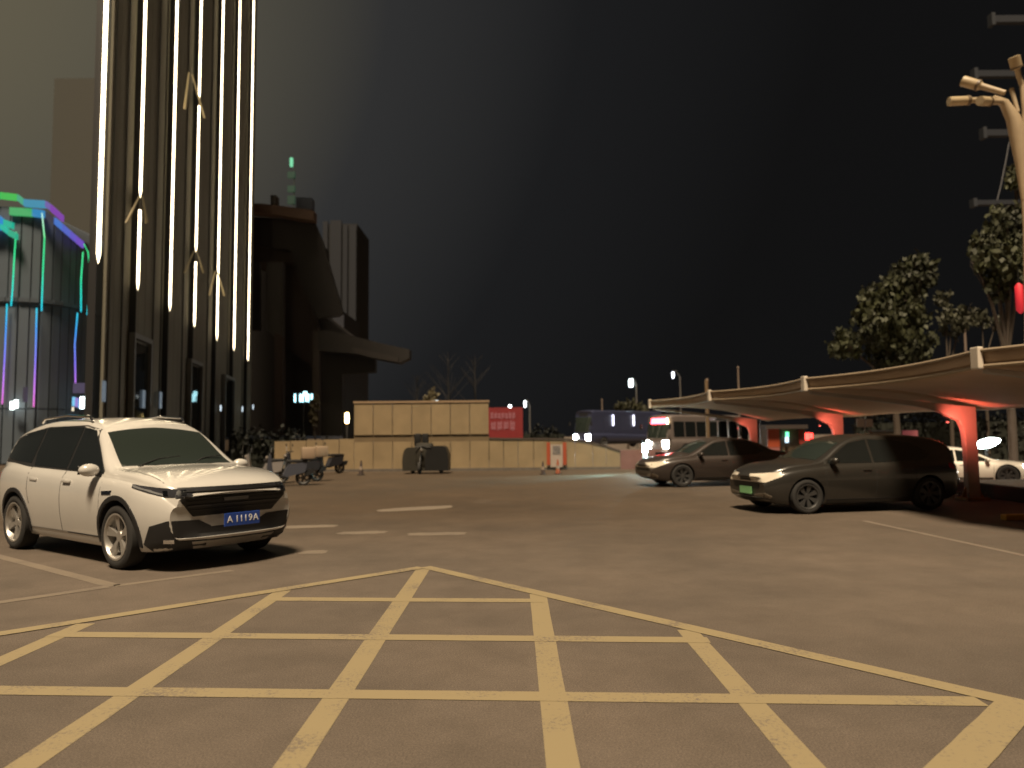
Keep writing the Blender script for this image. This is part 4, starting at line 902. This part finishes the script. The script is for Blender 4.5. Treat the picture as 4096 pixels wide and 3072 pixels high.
for px_ in (720,730.2,741,752): flat(bs,(px_,421,px_+7.5,446),37.1,M_glass,'pane',.04)
# glowing oval light behind the white sedan
ov = thing('illuminated_sign', 'blazing white oval light sign behind the white sedan', 'sign', tuple(at(988,440,27).xy)+(0,)); oo = Vector(ov.location)
c_ = at(988,443,27)-oo; pts_ = []
for k in range(28):
    a_ = 2*math.pi*k/28; u_ = .44*math.cos(a_)*(1+.08*math.cos(3*a_)); v_ = .17*math.sin(a_); pts_.append(c_+Vector((u_*math.cos(.22)-v_*math.sin(.22),0,u_*math.sin(.22)+v_*math.cos(.22))))
MB().prism(pts_, (0,.10,0)).build('light_panel', emis('oval_glow',(.82,1,.95),3.5), ov)
MB().prism([c_+(p-c_)*1.07+Vector((0,.04,0)) for p in pts_], (0,.10,0)).build('casing', M_steel, ov)
MB().tube([(c_.x,.12,0),(c_.x,.12,c_.z)], .05, 8).build('post', M_steel, ov)

# ================================================================== lamp posts, lights
def street_lamp(px_, yt, Y, label, col, es, hh=.9, ww=.28, dx=0, grp='street lamps along the far road'):
    p = at(px_,yt,Y); t = thing('street_lamp', label, 'street lamp', (p.x+dx,Y,0), 0, grp); z = p.z
    MB().tube([(0,0,0),(0,0,z*.6),(0,0,z-.2)], [.11,.085,.06], 8).build('pole', mat('lamp_pole',(.12,.11,.10),.5), t)
    MB().tube([(0,0,z-.2),(-dx*.5,0,z+hh*.62),(-dx,0,z+hh*.6)], .035, 6).build('arm', MATS['lamp_pole'], t)
    MB().bevbox((-dx,0,z),(ww,.3,hh),.08).build('lamp_head', emis('street_glow_%s_%s' % (label[:6],es), col, es) if es else MATS['lamp_pole'], t)
    return t
street_lamp(631,383,85,'tallest bright white street lamp left of the red route sign',(.8,1,1),3.0,.85,.42,.6)
street_lamp(673,375,85,'small white street lamp above the far end of the carport roof',(.85,.85,1),1.2,.7,.2,.8)
street_lamp(510,408.5,90,'white street lamp shining in front of the red banner',(.9,1,1),2.0,.85,.26,-.3)
street_lamp(525,404,95,'white street lamp just right of the red banner',(.9,1,1),1.6,.8,.24,.6)
street_lamp(436,399,90,'white street lamp shining over the tall wall',(.9,1,1),1.6,.8,.26,0)
street_lamp(347,418,60,'yellow street lamp left of the tall wall section',(1,.72,.25),2.4,.85,.28,.0)
for px_, y0, Y, lab in ((707,381,40,'plain thin pole rising behind the carport roof edge'),(738,368,60,'faint unlit pole behind the middle of the carport'),(602,400,80,'faint unlit pole right of the red banner'),(964,318,42,'thin pole by the small dark tree')):
    p = at(px_,y0,Y); t = thing('utility_pole', lab, 'pole', (p.x,Y,0)); MB().tube([(0,0,0),(0,0,p.z)], [.09,.06], 8).build('pole', mat('pole_metal',(.20,.15,.12),.5), t)
    MB().lathe([(0,0),(.09,0),(.07,.12),(0,.14)], 10, M=basis(Vector((1,0,0)),Vector((0,0,1)),Vector((0,1,0))), c=(0,0,p.z)).build('pole_cap', MATS['pole_metal'], t)
# steel pole right in front of the bus (seen through the carport)
pq = atz(710,466); t = thing('steel_post', 'slim brown steel post standing behind the dark sedan', 'post', (at(708,440,30).x,30,0))
MB().tube([(0,0,0),(0,0,at(708,380,30).z)], [.085,.07], 10).build('pole', mat('bronze_pole',(.22,.15,.09),.4,metal=.4), t); MB().bevbox((0,0,.05),(.3,.3,.1),.02).build('base', M_steel, t)

# decorative floodlight pole at the right edge
fl = thing('floodlight_pole', 'tall beige pole branching into cylindrical unlit floodlights at the right edge', 'lamp post', tuple(at(1030,440,19).xy)+(0,)); fo = Vector(fl.location)
M_fl = mat('beige_pole', (.40,.31,.20), .5, noise=.12, nscale=3); M_fh = mat('beige_head', (.46,.36,.22), .45, noise=.12, nscale=4)
def q(x,y,dy=0): return at(x,y,19+dy)-fo
MB().tube([(0,0,0),q(1030,300),q(1027,220),q(1024,180)], [.16,.13,.10,.09], 14).build('pole', M_fl, fl, True)
MB().tube([q(1024.5,200),q(1022,165),q(1018,135),q(1013,118),q(1004,103),q(993,98)], [.08,.15,.20,.17,.12,.08], 12).build('trunk_branch', M_fl, fl, True)
MB().tube([q(1024.5,190),q(1026,150),q(1026,110),q(1021,80)], [.08,.15,.10,.05], 12).build('trunk_branch', M_fl, fl, True)
for (x0,y0,x1,y1,r0,r1,dy) in ((1000,99,949,101.5,.075,.115,.0),(1003,102,980,101,.09,.115,-.5),(1005,93,963,81,.09,.135,.6),(1021,85,1014,57,.07,.135,-.2),(1018,112,1006,70,.06,.05,.2)):
    a_ = q(x0,y0,0); b_ = q(x1,y1,dy); d = b_-a_
    f_ = MB().tube([a_,a_+d*.35,a_+d*.55], [r0*.8,r0*.9,r0], 12).build('arm', M_fl, fl, True)
    if r1 > .06:
        h_ = MB().tube([a_+d*.55,a_+d*.62,b_], [r0,r1,r1*1.05], 16).build('floodlight', M_fh, fl, True)
        MB().tube([a_+d*.60,a_+d*.66], [r1*1.12,r1*1.12], 16).build('collar', mat('bronze_ring',(.14,.10,.06),.5), h_, True)
        MB().tube([b_-d.normalized()*.01,b_+d.normalized()*.012], [r1*.9,r1*.9], 16).build('lens', mat('unlit_lens',(.42,.35,.24),.25), h_)
# slack cable and dim sign boards at the right
for k, (x0,y0,x1,y1,Y,lab) in enumerate(((990,14,1040,26,60,'dim blue grey unlit beam high at the top right corner'),(982,128,1018,139,60,'dim blue grey beam left of the floodlight pole'),(972,199,1018,207,60,'lowest dim beam above the dense tree'),(973,69,1016,80,60,'dim beam behind the floodlight heads'))):
    p_ = at((x0+x1)/2,(y0+y1)/2,Y); t = thing('crane_beam', lab, 'beam', (p_.x,Y,0)); w_ = at(x1,y0,Y).x-at(x0,y0,Y).x; h_ = at(x0,y0,Y).z-at(x0,y1,Y).z
    m_ = mat('dim_blue_steel',(.013,.016,.024),.8); b_ = MB()
    b_.box((0,0,p_.z),(w_,.5,h_*.55)); b_.build('beam', m_, t)
    MB().box((-w_*.47,0,p_.z),(.3,.6,h_*1.0)).build('end_plate', mat('dim_blue_steel2',(.022,.026,.034),.8), t); MB().box((w_/2+.9 if w_ > 0 else 0,.2,p_.z/2),(.35,.35,p_.z)).build('mast', m_, t)
ca = thing('cable', 'thin slack cable hanging between two dim beams', 'cable', tuple(at(1000,170,60).xy)+(0,)); cv = Vector(ca.location)
MB().tube([at(1010,138,60)-cv,at(1006,160,60)-cv,at(1001,185,60)-cv,at(997,201,60)-cv], .045, 5).build('strand', mat('cable_grey',(.10,.10,.11),.6), ca)
lan = thing('lantern', 'long red fabric lantern hanging under the dense tree', 'lantern', tuple(at(1020,295,22).xy)+(0,)); lv = Vector(lan.location)
MB().tube([at(1018.3,283,22)-lv,at(1018.8,286,22)-lv,at(1020.5,310,22)-lv,at(1021,313.5,22)-lv], [.03,.11,.11,.03], 12).build('shade', mat('red_fabric',(.5,.02,.03),.6,emit=(1,.03,.06),es=.035), lan, True)
MB().tube([at(1018.3,283,22)-lv,at(1018,268,22)-lv], .01, 5).build('cord', M_black, lan)

# ================================================================== scooters
def scooter(label, x, y, rz, paint, box_=None, lamp=None, group='electric scooters parked beyond the white SUV', s=1.0):
    t = thing('scooter', label, 'scooter', (x,y,0), rz, group); t.scale = (s,)*3
    wm = scooter.ms
    for xx in (.62,-.58):
        w = link('wheel', wm[1], t); w.location = (xx,0,.24); link('tyre', wm[0], w); link('spokes', wm[2], w)
    MB().prism([(-.62,-.14,.42),(-.15,-.14,.30),(.0,-.14,.26),(.05,-.14,.34),(-.12,-.14,.68),(-.70,-.14,.74)], (0,.28,0)).build('rear_body', paint, t)
    MB().bevbox((-.38,0,.77),(.66,.30,.10),.04).build('seat', M_black, t, True)
    MB().box((.14,0,.29),(.36,.30,.05)).build('footboard', M_black, t)
    MB().prism([(.30,-.17,.30),(.42,-.17,.34),(.52,-.15,.62),(.46,-.13,.98),(.40,-.13,1.0),(.36,-.17,.6)], (0,.32,0)).build('front_apron', paint, t)
    MB().tube([(.60,0,.24),(.50,0,.6),(.42,0,1.02)], [.03,.035,.03], 8).build('fork', M_steel, t)
    hb_ = MB().tube([(.36,-.34,1.05),(.42,-.12,1.03),(.42,.12,1.03),(.36,.34,1.05)], .016, 8).build('handlebar', M_black, t)
    for sg in (-1,1):
        MB().tube([(.40,sg*.22,1.05),(.38,sg*.30,1.22)], .007, 5).build('mirror_stalk', M_steel, hb_); MB().ball((.38,sg*.31,1.26),(.012,.06,.045)).build('mirror', M_black, hb_, True)
    MB().prism([(-.72,-.12,.5),(-.92,-.12,.52),(-.86,-.12,.36),(-.60,-.12,.30)], (0,.24,0)).build('mudguard', M_black, t)
    MB().ball((.52,0,.88),(.05,.09,.07)).build('headlight', lamp or mat('dull_lamp',(.16,.14,.12),.3), t, True)
    if box_: MB().bevbox((-.72,0,1.02),(.40,.42,.36),.04).build('delivery_box', box_, t, True)
    return t
scooter.ms = wheel_meshes(.24,5,M_steel,.10)
MBeige = mat('beige_box', (.30,.22,.15), .6)
for (px_,py_,rz,pt,bx,lab) in ((284,486,200,mat('blue_grey_scooter',(.06,.065,.085),.4),MBeige,'grey scooter with a beige box nearest the front of the white SUV'),(300,482,215,mat('black_scooter',(.025,.025,.03),.4),MBeige,'black scooter with a half hidden pale box at the right of the row'),(262,484,190,mat('white_scooter',(.22,.20,.19),.4),None,'pale scooter partly hidden by the SUV bonnet'),(328,474,230,MATS['black_scooter'],None,'low black scooter alone before the left end of the wall')):
    P = atz(px_,py_); scooter(lab, P.x, P.y, R(rz), pt, bx, s=1.0)
P = atz(641,474.5); sc = scooter('scooter with a blazing headlight turning in beside the dark sedan', P.x+.75, P.y+.9, R(180+22), mat('white_scooter',(.22,.20,.19),.4), None, emis('scooter_glow',(.7,1,.95),60), group=None)
sl = bpy.data.lights.new('scooter_headlight_beam','SPOT'); sl.energy = 170; sl.color = (.55,1,.92); sl.spot_size = R(50); sl.spot_blend = .8; sl.shadow_soft_size = .05
so_ = bpy.data.objects.new('scooter_headlight_beam', sl); C.objects.link(so_); so_.parent = sc; so_.location = (.62,0,.88); so_.rotation_euler = Vector((1,.15,-.20)).to_track_quat('-Z','Y').to_euler()
MB().bevbox((.56,0,1.02),(.04,.06,.26),.015).build('running_light', MATS['scooter_glow'], sc)
for tt in (t2,):
    for sg in (-1,1):
        l_ = bpy.data.lights.new('bus_headlight_beam','SPOT'); l_.energy = 120; l_.color = (1,.93,.8); l_.spot_size = R(45); l_.spot_blend = .8
        o_ = bpy.data.objects.new('bus_headlight_beam', l_); C.objects.link(o_); o_.parent = tt; o_.location = (3.95,sg*.75,.85); o_.rotation_euler = Vector((1,0,-.12)).to_track_quat('-Z','Y').to_euler()
# white sedan's headlight beam on the ground
wc = [o for o in bpy.data.objects if o.name.startswith('driving_car')][0]
for sg in (-1,1):
    l_ = bpy.data.lights.new('car_headlight_beam','SPOT'); l_.energy = 60; l_.color = (.80,.90,1); l_.spot_size = R(60); l_.spot_blend = .8
    o_ = bpy.data.objects.new('car_headlight_beam', l_); C.objects.link(o_); o_.parent = wc; o_.location = (2.30,sg*.62,.66); o_.rotation_euler = Vector((1,0,-.22)).to_track_quat('-Z','Y').to_euler()
